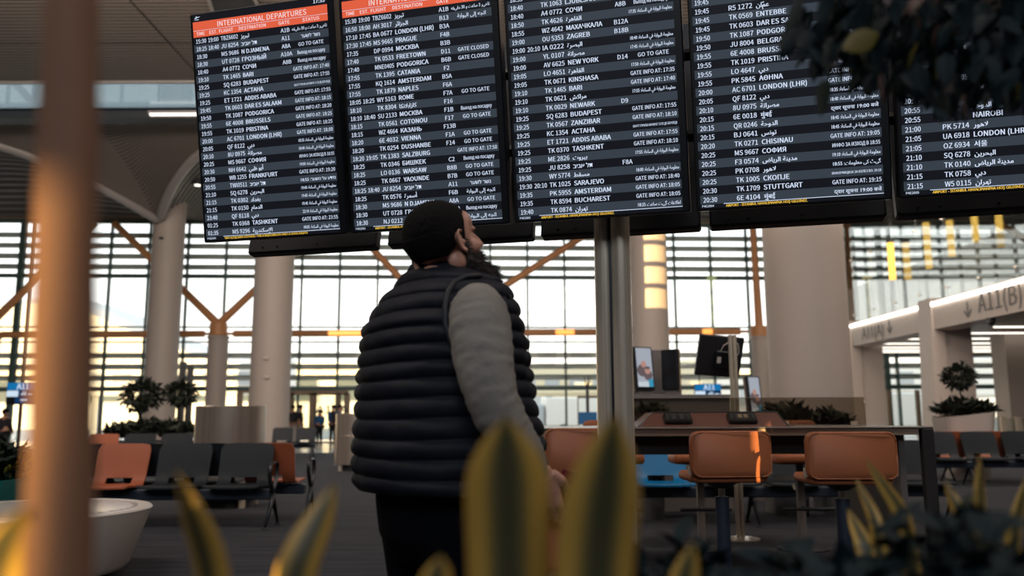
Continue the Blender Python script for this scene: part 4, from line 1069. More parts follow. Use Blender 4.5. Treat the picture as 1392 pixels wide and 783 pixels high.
def far_person(label, px, pyf, Y, rz, top, legs, pack=None, h=1.72, group='people waiting at the far gate', sit=False, hm='hair'):
    p = P(px, pyf, Y); t = thing('person', label, 'person', (p.x, Y, 0), rz, group); k = h/1.75
    chains = [[((0, 0, 0.95*k), 0.15), ((0, 0, 1.2*k), 0.15), ((0, 0, 1.42*k), 0.11), ((0, 0, 1.5*k), 0.055), ((0.01, 0, 1.58*k), 0.085), ((0.02, 0, 1.67*k), 0.09), ((0.02, 0, 1.73*k), 0.05)]]
    for s in (-1, 1):
        chains.append([((0, 0, 0.95*k), 0.15), ((0, s*0.09, 0.85*k), 0.1), ((0.02, s*0.1, 0.48*k), 0.06), ((-0.02, s*0.1, 0.1*k), 0.045), ((0.12, s*0.11, 0.04*k), 0.035)])
        chains.append([((0, 0, 1.42*k), 0.11), ((0, s*0.19, 1.4*k), 0.055), ((0.02, s*0.24, 1.12*k), 0.045), ((0.12, s*0.22, 0.9*k), 0.035), ((0.16, s*0.21, 0.84*k), 0.03)])
    skin_body(chains, 'body', M['skin'], t, 1)
    skin_body([[((0, 0, 0.88*k), 0.17), ((0, 0, 1.2*k), 0.175), ((0, 0, 1.42*k), 0.125), ((0, 0, 1.47*k), 0.08)]]+[[((0, 0, 1.42*k), 0.125), ((0, s*0.19, 1.4*k), 0.075), ((0.02, s*0.24, 1.12*k), 0.062), ((0.1, s*0.222, 0.94*k), 0.05)] for s in (-1, 1)], 'jacket', M[top], t, 1)
    skin_body([[((0, 0, 0.95*k), 0.165), ((0, s*0.09, 0.85*k), 0.115), ((0.02, s*0.1, 0.48*k), 0.075), ((-0.02, s*0.1, 0.1*k), 0.062)] for s in (-1, 1)], 'trousers', M[legs], t, 1)
    MB().ell((0.0, 0, 1.68*k), (0.105, 0.095, 0.1), 12, 8).build('hair', M[hm], t, True)
    for s in (-1, 1): MB().box(-0.08, 0.2, s*0.1-0.05, s*0.1+0.05, 0, 0.08, bev=0.02).build('shoe', M['shoe'], t)
    if pack: 
        b = MB().box(-0.36, -0.16, -0.17, 0.17, 0.98*k, 1.45*k, bev=0.05).build('backpack', M[pack], t)
    return t
far_person('dark-clad person with a black backpack by the glass gate doors', 407, 598, 38.5, 0.3, 'cloth_black', 'cloth_tan', 'cloth_black')
far_person('person in light and dark clothes at the column edge', 397, 598, 39.6, 1.4, 'cloth_black', 'planter_white')
far_person('person in a blue jacket facing the far gate doors', 452, 598, 39.2, 1.2, 'cloth_blue', 'cloth_black')
far_person('shorter person in blue just left of the blue jacket', 434, 598, 39.8, 2.5, 'cloth_blue', 'cloth_black', h=1.5)
far_person('person in blue beside the second steel drum', 461, 598, 38.6, 0.2, 'cloth_blue', 'cloth_black', 'cloth_black')
far_person('dark-haired person at the far left edge beyond the yellow-green plant', 3, 612, 27, 1.2, 'cloth_black', 'cloth_black', h=1.45, group='people in the far hall')

# ================================================================== plants
def leaf_mesh(L, w, fold=0.18, droop=0.25, n=5):
    """pointed oval leaf along +x"""
    mb = MB(); rows = []
    for i in range(n+1):
        s = i/n; ww = w*math.sin(PI*min(1, s**0.8))**0.8*0.5 if 0 < i < n else 0.0008; z = -droop*L*s*s
        rows.append([(L*s, -ww, z+fold*ww), (L*s, 0, z), (L*s, ww, z+fold*ww)])
    return mb.loft(rows, closed=False)
def scatter_leaves(parent, mats_, n, sampler, L, w, name='leaf', seed=1, stuff=0, droopz=0.0, hide=None):
    rnd = random.Random(seed); protos = [leaf_mesh(L*s_, w*s_, droop=dr_).mesh('leaf', M[m_], True, False) for m_, s_, dr_ in [(m_, s_, dr_) for m_ in mats_ for s_, dr_ in ((1, 0.2), (0.8, 0.4))]]
    def place():
        p_, d_ = sampler(rnd); d_ = Vector(d_)+Vector((rnd.gauss(0, .35), rnd.gauss(0, .35), rnd.gauss(0, .25)-droopz)); q_ = d_.to_track_quat('X', 'Z') @ Matrix.Rotation(rnd.uniform(-0.9, 0.9), 3, 'X').to_quaternion()
        return Matrix.Translation(p_) @ q_.to_matrix().to_4x4()
    for i in range(n):
        o = obj(name, protos[rnd.randrange(len(protos))] if rnd.random() < 0.5 else protos[rnd.randrange(2)], parent); o.matrix_local = place()
    if stuff:
        mb = MB(); base = leaf_mesh(L, w)
        for i in range(stuff):
            m_ = place() @ Matrix.Scale(rnd.uniform(0.7, 1.1), 4); mb.add([m_ @ Vector(v) for v in base.v], base.f)
        o = mb.build('foliage', M[mats_[0]], parent, fix=False); o['kind'] = 'stuff'
def ball_tree(label, px, pyc, rpx, Y, pot, stem_py, group=None, seed=3, zbase=None):
    c = P(px, pyc, Y); r = rpx/FPX*Y; zb_ = zbase if zbase is not None else P(px, stem_py, Y).z
    t = thing('topiary_tree', label, 'tree', (c.x, Y, zb_), 0, group); h = c.z-zb_
    MB().tube([(0, 0, 0.001), (0.03*r, 0, h*0.5), (-0.02, 0, h*0.7), (0, 0, h)], [r*0.06, r*0.05, r*0.05, r*0.04], 8).build('trunk', M['bark_dark'], t)
    for k in range(4):
        a = k*1.6; MB().tube([(0, 0, h*0.75), (math.cos(a)*r*0.5, math.sin(a)*r*0.5, h+r*0.2)], [r*0.04, r*0.02], 6).build('branch', M['bark_dark'], t)
    def smp(rn):
        while True:
            v = Vector((rn.gauss(0, 1), rn.gauss(0, 1), rn.gauss(0, 1))).normalized(); k = rn.uniform(0.45, 1.0)*(1+0.25*noise.noise(v*2.2+Vector((seed, 0, 0))))
            return Vector((v.x*r*k, v.y*r*k, h+v.z*r*0.78*k)), v
    scatter_leaves(t, ['leaf_far', 'leaf_green'], 90, smp, r*0.3, r*0.15, seed=seed, stuff=900)
    return t
def bed(label, px0, px1, pyt, Y, depth, zb_, seed, mats_=('leaf_far', 'leaf_green'), L=0.22, n=80, stuff=700, name='low_planting', cat='plant', prof=None):
    a = P(px0, pyt, Y); b = P(px1, pyt, Y); w = b.x-a.x; h = a.z-zb_
    t = thing(name, label, cat, ((a.x+b.x)/2, Y, zb_))
    for k in range(12): 
        x_ = -w/2+w*(k+0.5)/12; MB().tube([(x_, 0, 0), (x_+0.02, 0.02, h*0.7)], 0.008, 5).build('stem', M['bark_dark'], t)
    def smp(rn):
        u_ = rn.uniform(-1, 1); x_ = u_*w/2; hh = h*(0.75+0.3*noise.noise(Vector((x_*3/max(w, .5)*2, seed, 0))))*(1-0.35*abs(u_)**3); z_ = hh*rn.uniform(0.2, 1)
        return Vector((x_, rn.uniform(-0.5, 0.5)*depth, z_)), Vector((rn.gauss(0, 0.6), rn.gauss(0, 0.6), 0.7))
    scatter_leaves(t, list(mats_), n, smp, L, L*0.35, seed=seed, stuff=stuff)
    return t
# left planter with two round trees and two dark posts
yp = 21.0; a = P(150, 590, yp); b = P(262, 590, yp)
t = thing('long_planter', 'long dark planter under the two round trees on the left', 'planter', ((a.x+b.x)/2, yp, 0)); w = (b.x-a.x)/2
MB().loft([[Vector((x, y, z)) for x, y in rrect(2*w*s, 1.6*s, 0.3)] for z, s in ((0, 0.92), (0.55, 1), (0.6, 1))]).build('tub', M['planter_grey'], t)
MB().loft([[Vector((x, y, z)) for x, y in rrect(2*w*0.95, 1.6*0.95, 0.3)] for z in (0.6, 0.62)]).build('soil', M['soil'], t)
ball_tree('round topiary tree left of the left column, over the seats', 193, 538, 26, yp, None, 0, seed=3, zbase=0.62)
ball_tree('round topiary tree in front of the left column', 245, 535, 21, yp+0.3, None, 0, seed=5, zbase=0.62)
bed('low dark green planting beneath the two round trees', 152, 262, 572, yp, 1.2, 0.62, 11, L=0.3)
for px, lab in ((249, 'tall dark square post behind the round tree, left of two'), (259, 'tall dark square post behind the round tree, right of two')):
    a = P(px, 500, 23); t = thing('bollard_post', lab, 'post', (a.x, 23, 0), 0, 'dark posts behind the round tree')
    MB().box(-0.07, 0.07, -0.07, 0.07, 0, P(px, 492 if px < 255 else 496, 23).z, bev=0.01).build('shaft', M['dark_steel'], t); MB().box(-0.12, 0.12, -0.12, 0.12, 0, 0.03).build('foot', M['dark_steel'], t)
a = P(243, 490, 23.4); t = thing('slim_post', 'slim pale steel post beside the dark posts', 'post', (a.x, 23.6, 0)); MB().tube([(0, 0, 0), (0, 0, a.z)], 0.05, 10).build('shaft', M['steel'], t, True); MB().lathe([(0.14, 0), (0.14, 0.02)], n=16).build('foot', M['steel'], t)
# right planter: white boat-shaped tub
yr = 16.0; a = P(1276, 585, yr); b = P(1345, 585, yr); w = (b.x-a.x)/2; zt1, zt0 = P(1345, 559, yr).z, P(1276, 567, yr).z
t = thing('boat_planter', 'white boat-shaped planter with slanted rim behind the right seats', 'planter', ((a.x+b.x)/2, yr, 0))
top = [Vector((x, y, zt0+(zt1-zt0)*(x+w)/(2*w))) for x, y in rrect(2*w, 0.9, 0.25)]; bot = [Vector((x, y, 0.0)) for x, y in rrect(2*w*0.7, 0.6, 0.2)]
inn = [Vector((x, y, zt0-0.005+(zt1-zt0)*(x+w)/(2*w))) for x, y in rrect(2*w*0.94, 0.84, 0.23)]; inb = [v-Vector((0, 0, 0.08)) for v in inn]
MB().loft([bot, top, inn, inb]).build('tub', M['planter_white'], t)
MB().loft([[v+Vector((0, 0, 0.01)) for v in inb], [v+Vector((0, 0, 0.03)) for v in inb]]).build('soil', M['soil'], t)
ball_tree('small round tree rising from the white boat-shaped planter', 1304, 512, 21, yr, None, 0, seed=8, zbase=(zt0+zt1)/2-0.06)
bed('low bushy planting filling the white boat-shaped planter', 1280, 1341, 549, yr, 0.6, (zt0+zt1)/2-0.06, 21, L=0.26)
# made-up tubs and bushes imitating plants reflected in the counter glass
def reflection_bed(label, blabel, px0, px1, pyt, pyr, Y, seed):
    a = P(px0, pyr, Y); b = P(px1, pyr, Y); w = (b.x-a.x)/2
    t = thing('reflection_tub', label, 'planter', ((a.x+b.x)/2, Y, 0)); MB().loft([[Vector((x, y, z)) for x, y in rrect(2*w*s, 0.7*s, 0.15)] for z, s in ((0, 0.85), (a.z-0.02, 1), (a.z, 0.98))]).build('tub', M['planter_grey'], t)
    MB().loft([[Vector((x, y, z)) for x, y in rrect(2*w*0.93, 0.64, 0.14)] for z in (a.z, a.z+0.01)]).build('soil', M['soil'], t)
    bed(blabel, px0, px1, pyt, Y, 0.5, a.z+0.01, seed, L=0.16, n=70, stuff=500)
reflection_bed('grey tub behind the counter glass, left of the big column foot', 'dark bushy plant behind the counter glass at the column', 1038, 1092, 545, 590, 10.5, 31)
reflection_bed('grey tub behind the counter glass, right of the big column', 'dark bushy plant behind the counter glass, farther right', 1104, 1146, 557, 592, 10.7, 32)
reflection_bed('grey tub behind the counter glass beside the steel pole', 'dark rounded bush behind the counter glass by the pole', 862, 900, 548, 592, 10.15, 33)
# teal planter with yellow-green plant at the left edge
ty = 7.6; a = P(-60, 650, ty); b = P(37, 650, ty); w = (b.x-a.x)/2
t = thing('teal_planter', 'teal planter box at the far left behind the trunk', 'planter', ((a.x+b.x)/2, ty, 0))
MB().loft([[Vector((x, y, z)) for x, y in rrect(2*w*s, 0.8*s, 0.04)] for z, s in ((0, 0.94), (a.z-0.03, 1), (a.z, 1), (a.z, 0.92), (a.z-0.05, 0.92))]).build('tub', M['planter_teal'], t)
MB().box(-w*0.9, w*0.9, -0.35, 0.35, a.z-0.06, a.z-0.05).build('soil', M['soil'], t)
bed('yellow-green leafy plant filling the teal planter', -58, 36, 588, ty, 0.6, a.z-0.05, 41, ('leaf_green', 'leaf_lime'), 0.14, n=160, stuff=500)
# palm frond at the left edge
p = P(-8, 430, 9.0)
t = thing('potted_palm', 'spiky palm whose leaf tips reach in at the far left edge', 'palm', (p.x-0.3, 9.0, 0))
MB().tube([(0, 0, 0.3), (0.02, 0, 1.2), (0, 0, p.z-0.1)], [0.05, 0.04, 0.03], 8).build('trunk', M['bark_dark'], t)
MB().lathe([(0.2, 0), (0.26, 0.4), (0.24, 0.4), (0.23, 0.36)], n=20).build('pot', M['planter_grey'], t)
for k in range(22):
    a_ = k*2.4; e_ = -0.5+1.3*((k*7) % 11)/11; L_ = 0.42
    o = leaf_mesh(L_, 0.03, droop=0.3).build('frond', M['leaf_far'], t, True, False); o.matrix_local = Matrix.Translation((0, 0, p.z-0.1)) @ Matrix.Rotation(a_, 4, 'Z') @ Matrix.Rotation(-e_, 4, 'Y')

# round white bench table, front left
rim = P(195, 697, 6.4); yc = 6.4; cxr = rim.x-0.82; zt_ = P(150, 682, 6.9).z
t = thing('round_bench', 'round white bench with slatted top behind the blurred trunk', 'bench', (cxr, yc, 0)); R_ = 0.82
MB().lathe([(0.3, 0), (0.33, 0.05), (R_*0.78, 0.06), (R_*0.83, 0.1), (R_-0.01, zt_-0.03), (R_, zt_-0.012), (R_-0.012, zt_), (R_-0.1, zt_), (R_-0.105, zt_-0.02)], n=72).build('body', M['planter_white'], t, True)
for k in range(15):
    y = -0.665+k*0.095; hw_ = math.sqrt(max(0.01, (R_-0.11)**2-(abs(y)+0.042)**2))
    MB().box(-hw_, hw_, y-0.042, y+0.042, zt_-0.02, zt_+0.003, bev=0.004).build('slat', M['bench_slat'], t)

# foreground planter with snake plants, bushes and a young tree trunk
t = thing('front_planter', 'long low planter box holding the foreground plants', 'planter', (0.35, 0.95, 0))
MB().box(-1.6, 0.51, -0.55, 0.75, 0, 0.6, bev=0.02).build('box', M['planter_grey'], t)
MB().box(-1.54, 0.45, -0.49, 0.69, 0.6, 0.615).build('soil', M['soil'], t)
def snake_leaf(parent, tip, base, width, Yt, Yb, wmax=0.45, lean=0.0, face=0.0, taper=0.9, zg=0.615, curve=0.0):
    """sword leaf: tip pixel to a lower pixel, carried on down to the soil; width in metres"""
    T = P(tip[0], tip[1], Yt); B = P(base[0], base[1], Yb); d = (T-B); 
    G = Vector((B.x-(B.x-B.x)*0+ -d.x*0.15, B.y, zg))
    G = Vector((B.x-d.x*0.35, B.y+0.02, zg)); n = 22; pts = []
    for i in range(n+1):
        s = i/n; p0 = G.lerp(B, min(1, s/0.5)) if s < 0.5 else B.lerp(T, (s-0.5)/0.5); pts.append(p0)
    for _ in range(6): pts = [pts[0]]+[(pts[i-1]+pts[i]*2+pts[i+1])/4 for i in range(1, n)]+[pts[-1]]
    side = Vector((math.cos(face), math.sin(face), 0)); fr = Vector((-math.sin(face), math.cos(face), 0))
    mb = MB(); rows = []; uvs = []
    for i, p_ in enumerate(pts):
        s = i/n
        k = (0.55+0.45*math.sin(PI*min(1, s/ wmax*0.5))) if s < wmax else (1-((s-wmax)/(1-wmax))**2.2)
        k = max(k, 0.012); row = []
        for j in range(9):
            u_ = -1+j/4; row.append(p_+side*(u_*width/2*k)+fr*(-0.006+0.22*width*k*(u_*u_)*0.5)+Vector((0, 0, 0)))
        rows.append(row)
    mb.loft(rows, closed=False)
    me = mb.mesh('leaf', M['snake_leaf'], 'all', False); uvl = me.uv_layers.new(name='UVMap')
    for pl in me.polygons:
        for li in pl.loop_indices: vi = me.loops[li].vertex_index; uvl.data[li].uv = ((vi % 9)/8, (vi//9)/n)
    o = obj('leaf', me, parent); o.matrix_world = parent.matrix_world.inverted() if False else Matrix.Translation(-parent.location)
    s_ = o.modifiers.new('thickness', 'SOLIDIFY'); s_.thickness = 0.002
    return o
def snake(label, loc_px, Y, leaves, group='snake plants in the front planter'):
    b = P(loc_px, 783, Y); t = thing('snake_plant', label, 'plant', (b.x, Y, 0.615), 0, group)
    for L_ in leaves: snake_leaf(t, *L_[:5], **(L_[5] if len(L_) > 5 else {}))
    return t
snake('snake plant whose broad yellow-edged leaf stands before the man', 690, 0.66, [((688, 566), (692, 775), 0.064, 0.64, 0.66, dict(wmax=0.74)), ((600, 752), (590, 800), 0.03, 0.7, 0.7), ((700, 800), (720, 840), 0.05, 0.72, 0.72)])
snake('snake plant with a tall dark leaf crossing the steel pole', 815, 0.62, [((832, 562), (806, 780), 0.06, 0.6, 0.62, dict(wmax=0.66, face=0.25)), ((940, 735), (925, 800), 0.03, 0.8, 0.8), ((815, 810), (790, 860), 0.05, 0.7, 0.7)])
snake('snake plant with two crossing leaves at lower left', 340, 0.75, [((247, 640), (296, 790), 0.042, 0.72, 0.75, dict(wmax=0.6, face=-0.5)), ((455, 655), (392, 790), 0.036, 0.78, 0.75, dict(wmax=0.6, face=0.3))])
snake('snake plant leaf blurred in the lower left corner', -10, 0.55, [((40, 690), (-14, 790), 0.05, 0.5, 0.55, dict(wmax=0.6, face=-0.3)), ((-80, 690), (-40, 800), 0.04, 0.5, 0.55)])
snake('snake plant with a dark pointed leaf before the right-end stool', 1200, 1.25, [((1172, 622), (1232, 705), 0.035, 1.25, 1.25, dict(face=0.4)), ((1164, 648), (1196, 715), 0.022, 1.3, 1.25, dict(face=-0.7)), ((1150, 690), (1180, 750), 0.03, 1.3, 1.25)])
snake('snake plant with upright yellow-tipped leaves below the right seats', 1330, 1.2, [((1327, 618), (1330, 720), 0.034, 1.2, 1.2, dict(face=0.5)), ((1284, 652), (1314, 715), 0.024, 1.22, 1.2, dict(face=-0.5)), ((1392, 645), (1372, 735), 0.03, 1.2, 1.2, dict(face=0.3))])
def bush(label, px, pyt, Y, wpx, mats_, seed, L=0.06, n=240, stuff=900):
    a = P(px, pyt, Y); w = wpx/FPX*Y/2; t = thing('leafy_bush', label, 'bush', (a.x, Y, 0.615), 0, 'dark leafy bushes in the front planter'); h = a.z-0.615
    for k in range(9):
        a_ = k*0.7; MB().tube([(0, 0, 0), (math.cos(a_)*w*0.3, math.sin(a_)*0.08, h*0.5), (math.cos(a_)*w*0.7, math.sin(a_)*0.14, h*0.9)], [0.006, 0.004, 0.002], 5).build('stem', M['bark_dark'], t)
    def smp(rn):
        x_ = rn.uniform(-1, 1); z_ = h*(1-0.25*x_*x_+0.12*noise.noise(Vector((x_*4, seed, 0))))*rn.uniform(0.45, 1.0)
        return Vector((x_*w, rn.uniform(-0.16, 0.16), z_)), Vector((x_*0.6+rn.gauss(0, .5), rn.gauss(0, 0.5)-0.2, 0.35))
    scatter_leaves(t, mats_, n, smp, L, L*0.5, seed=seed, stuff=stuff)
bush('dark teal leafy bush at the foot of the steel pole', 960, 770, 1.0, 230, ['leaf_dark', 'leaf_green'], 51, L=0.045)
bush('dark leafy bush below the right-end stool', 1130, 772, 0.92, 170, ['leaf_dark', 'leaf_green'], 52, L=0.045)
bush('tall dark leafy bush in the lower right corner', 1330, 738, 0.86, 250, ['leaf_dark', 'leaf_green'], 53, L=0.05)
# young trunk at the left, very near
t = thing('young_tree', 'blurred reddish slender tree trunk close to the camera on the left', 'tree', (P(80, 783, 0.52).x, 0.52, 0.615))
bx_, by_ = t.location.x, 0.52
tp_ = [P(80, 783, 0.52)+(P(80, 783, 0.52)-P(97, 0, 0.52))*s for s in (0.9, 0.45)]+[P(80, 783, 0.52).lerp(P(97, 0, 0.52), s) for s in (0, 0.12, 0.25, 0.37, 0.5, 0.62, 0.75, 0.87, 1)]+[P(97, 0, 0.52)+(P(97, 0, 0.52)-P(80, 783, 0.52))*s for s in (0.5, 1.2, 2.0)]
tp_[0].z = 0.615; tp_ = [p_-Vector((bx_, by_, 0.615)) for p_ in tp_]
rr = [0.02, 0.019, 0.0185, 0.0195, 0.0183, 0.0188, 0.0176, 0.0184, 0.0178, 0.0168, 0.0165, 0.0155, 0.013, 0.008]
MB().tube(tp_, rr, 24).build('trunk', M['bark'], t, True)
top_ = tp_[-1]
for k in range(5):
    a_ = k*1.3; br = MB().tube([top_-Vector((0, 0, 0.05)), top_+Vector((math.cos(a_)*0.25, math.sin(a_)*0.25-0.1, 0.25))], [0.006, 0.003], 6).build('branch', M['bark'], t)
def smpt(rn):
    a_ = rn.uniform(0, 2*PI); r_ = rn.uniform(0.1, 0.4); return top_+Vector((math.cos(a_)*r_, math.sin(a_)*r_-0.15, rn.uniform(0.1, 0.5))), Vector((math.cos(a_), math.sin(a_), 0))
scatter_leaves(t, ['leaf_green'], 60, smpt, 0.07, 0.03, seed=61)
# ficus crown hanging in at the top right; its trunk stands outside the view
Yf_ = 1.35; base = P(1650, 783, 1.4); t = thing('ficus_tree', 'dark ficus crown with some brown and yellow leaves hanging over the screens', 'tree', (base.x, 1.4, 0))
cr = P(1500, 20, 1.4)
MB().tube([(0, 0, 0.35), (0.03, 0, 1.0), (cr.x-base.x, 0, cr.z)], [0.03, 0.027, 0.02], 10).build('trunk', M['bark_dark'], t, True)
MB().lathe([(0.2, 0), (0.27, 0.42), (0.25, 0.42), (0.24, 0.36), (0.0, 0.36)], n=24).build('pot', M['planter_grey'], t, True)
tips = [(1105, 60), (1125, 100), (1175, 110), (1230, 70), (1235, 120), (1290, 140), (1345, 120), (1380, 90), (1150, 20), (1200, 0), (1300, 20), (1380, 20), (1250, -40), (1120, -10)]
O_ = Vector((base.x, 1.4, 0)); branches = []
for i, (tx, ty_) in enumerate(tips):
    Yb = 1.25+0.25*((i*5) % 7)/7; e_ = P(tx, ty_, Yb)-O_; s_ = Vector((cr.x-base.x, 0, cr.z)); m1 = s_.lerp(e_, 0.5)+Vector((0, 0, 0.05))
    MB().tube([s_, m1, e_], [0.009, 0.005, 0.002], 6).build('branch', M['bark_dark'], t, True); branches.append((s_, m1, e_))
def okreg(px, py):
    # outline of the leaf mass in the photograph
    lim = [(1075, 45), (1100, 78), (1140, 85), (1180, 118), (1225, 112), (1285, 146), (1320, 150), (1355, 128), (1392, 146), (1500, 150)]
    for (x0, y0), (x1, y1) in zip(lim, lim[1:]):
        if x0 <= px < x1: return py < y0+(y1-y0)*(px-x0)/(x1-x0)
    return False
def smpf(rn):
    while True:
        px = rn.uniform(1080, 1480); py = rn.uniform(-70, 140)
        if okreg(px, py+10) and not (px < 1130 and py < 5+rn.uniform(-20, 10)): break
    Yq = 1.15+0.45*rn.random(); v = P(px, py, Yq)-O_
    return v, Vector((-0.4, 0.0, -0.75))
scatter_leaves(t, ['leaf_dark', 'leaf_green', 'leaf_brown', 'leaf_dark', 'leaf_brown', 'leaf_yellow', 'leaf_green'], 290, smpf, 0.056, 0.027, seed=71, stuff=650)
for (px0, py0, px1, py1, mt_) in ((1128, 108, 1108, 160, 'leaf_green'), (1100, 40, 1052, 70, 'leaf_dark'), (1195, 44, 1140, 70, 'leaf_yellow'), (1200, 100, 1197, 145, 'leaf_brown'), (1302, 120, 1305, 162, 'leaf_dark'), (1278, 122, 1290, 158, 'leaf_green'), (1312, 128, 1310, 164, 'leaf_brown'), (1370, 122, 1368, 160, 'leaf_dark'), (1110, 45, 1078, 66, 'leaf_dark'), (1262, 115, 1275, 150, 'leaf_dark')):
    a = P(px0, py0, 1.14)-O_; b = P(px1, py1, 1.12)-O_; L_ = (b-a).length
    o = leaf_mesh(L_, L_*0.42, droop=0.1).build('leaf', M[mt_], t, True, False); o.matrix_local = Matrix.Translation(a) @ ((b-a).to_track_quat('X', 'Y').to_matrix().to_4x4())
# warm pendants behind the tall glass, ceiling spots
for px, y0, y1, lab in ((1258, 303, 365, 'amber tube pendant behind the glass, leftmost of the row'), (1290, 300, 348, 'amber tube pendant behind the glass, second from the left'), (1323, 286, 330, 'amber tube pendant behind the glass, third from the left'), (1356, 284, 336, 'amber tube pendant behind the glass, fourth from the left'), (1210, 330, 380, 'dim amber tube pendant low behind the glass near the column')):
    Yp_ = 31.0; a = P(px, y0, Yp_); b = P(px, y1, Yp_)
    t = thing('tube_pendant', lab, 'lamp', (a.x, Yp_, b.z), 0, 'amber tube pendants')
    MB().tube([(0, 0, 0), (0, 0, a.z-b.z)], 0.12, 12).build('lamp_tube', M['lamp_amber'], t, True); MB().tube([(0, 0, a.z-b.z), (0, 0, a.z-b.z+0.08)], 0.13, 12).build('cap', M['frame_metal'], t)
    MB().tube([(0, 0, a.z-b.z), (0, 0, max(HC-b.z, a.z-b.z+0.1))], 0.01, 6).build('cord', M['frame_metal'], t)
for px, py, Y, lab in ((148, 251, 36.0, 'small round ceiling spot near the left column head'), (268, 250, 36.0, 'small round ceiling spot beside the first screen')):
    a = P(px, py, Y-0.5); t = thing('ceiling_light', lab, 'light', a, 0, 'round ceiling spots'); MB().lathe([(0.2, -0.05), (0.24, 0.0), (0.24, 0.3)], n=20).build('housing', M['dark_steel'], t, True); MB().lathe([(0.13, -0.07), (0.13, -0.05)], (0.02, 0, 0), 16).build('bulb', M['lamp_white'], t)
a = P(206, 151, YS1); b = P(262, 151, YS1)
t = thing('ceiling_light', 'white linear light on the skylight edge beside the first screen', 'light', (0, 0, 0)); t.location = (a.x, YS1-0.1, HC-0.2)
MB().box(0, b.x-a.x+1, -0.05, 0.05, -0.03, 0.03).build('tube', M['lamp_white'], t); MB().box(-0.05, b.x-a.x+1.05, -0.07, 0.07, 0.03, 0.12).build('housing', M['ceiling_trim'], t)

# right edge: grey pier and low glass barriers inside the gate
a = P(1373, 545, 33.0); b = P(1400, 545, 33.0)
struct('gate_inner_pier', MB().box(a.x, b.x+0.5, 33.0, 34.0, 0, fb+0.3), M['gate_paint'], gate)
for i, px in enumerate((1352, 1372, 1392)):
    a = P(px, 580, 27.0); t = thing('glass_barrier', 'low glass barrier wing inside the gate, %s' % ('nearest the boat-shaped planter', 'in the middle of the row', 'at the picture edge')[i], 'barrier', (a.x, 27.0, 0), 0, 'glass barriers inside the gate')
    MB().box(-0.02, 0.02, -0.5, 0.5, 0.2, 1.05).build('pane', M['glass_rail'], t); MB().box(-0.08, 0.08, -0.55, -0.45, 0, 1.1, bev=0.01).build('post', M['steel'], t); MB().box(-0.08, 0.08, 0.45, 0.55, 0, 1.1, bev=0.01).build('post', M['steel'], t)
# slim information stand far behind the pole
a = P(799, 567, 28.0); t = thing('information_stand', 'slim dark information stand far behind, left of the steel pole', 'stand', (a.x, 28.0, 0))
MB().box(-0.05, 0.05, -0.05, 0.05, 0, 2.0).build('post', M['dark_steel'], t); MB().box(-0.3, 0.3, -0.06, -0.02, 0.9, 1.3, bev=0.01).build('panel', M['cloth_blue'], t); MB().box(-0.25, 0.25, -0.25, 0.25, 0, 0.04).build('base', M['dark_steel'], t)
for k in range(5): MB().tube([(0, 0, 2.0), (0.12*math.cos(k*1.26), 0.12*math.sin(k*1.26), 2.45)], [0.03, 0.008], 6).build('head_spike', M['dark_steel'], t)
# ================================================================== the man
MY = 2.42; MTH = math.radians(35)
mf = Vector((math.cos(MTH), math.sin(MTH), 0)); mr = Vector((math.sin(MTH), -math.cos(MTH), 0))   # facing, his right side
man = thing('person', 'bearded man in a navy quilted vest looking up at the departures screens', 'person', (P(612, 700, MY).x, MY, 0))
MO = Vector(man.location)
def remesh(mb, name, mt, parent, voxel, smooth=4, disp=None):
    me = mb.mesh(name, mt, 'all'); o = bpy.data.objects.new(name, me); COL.objects.link(o)
    m_ = o.modifiers.new('r', 'REMESH'); m_.mode = 'VOXEL'; m_.voxel_size = voxel; m_.use_smooth_shade = True
    s_ = o.modifiers.new('s', 'SMOOTH'); s_.factor = 0.5; s_.iterations = smooth
    bpy.context.view_layer.update(); dg = bpy.context.evaluated_depsgraph_get(); me2 = bpy.data.meshes.new_from_object(o.evaluated_get(dg))
    bpy.data.objects.remove(o); bpy.data.meshes.remove(me); me2.name = name; me2.materials.clear(); me2.materials.append(mt)
    if disp:
        me2.update(); ns_ = [v.normal.copy() for v in me2.vertices]
        for v, n_ in zip(me2.vertices, ns_): v.co = disp(v.co, n_)
    me2.polygons.foreach_set('use_smooth', [True]*len(me2.polygons)); return obj(name, me2, parent)
def L(p): return Vector(p)-MO
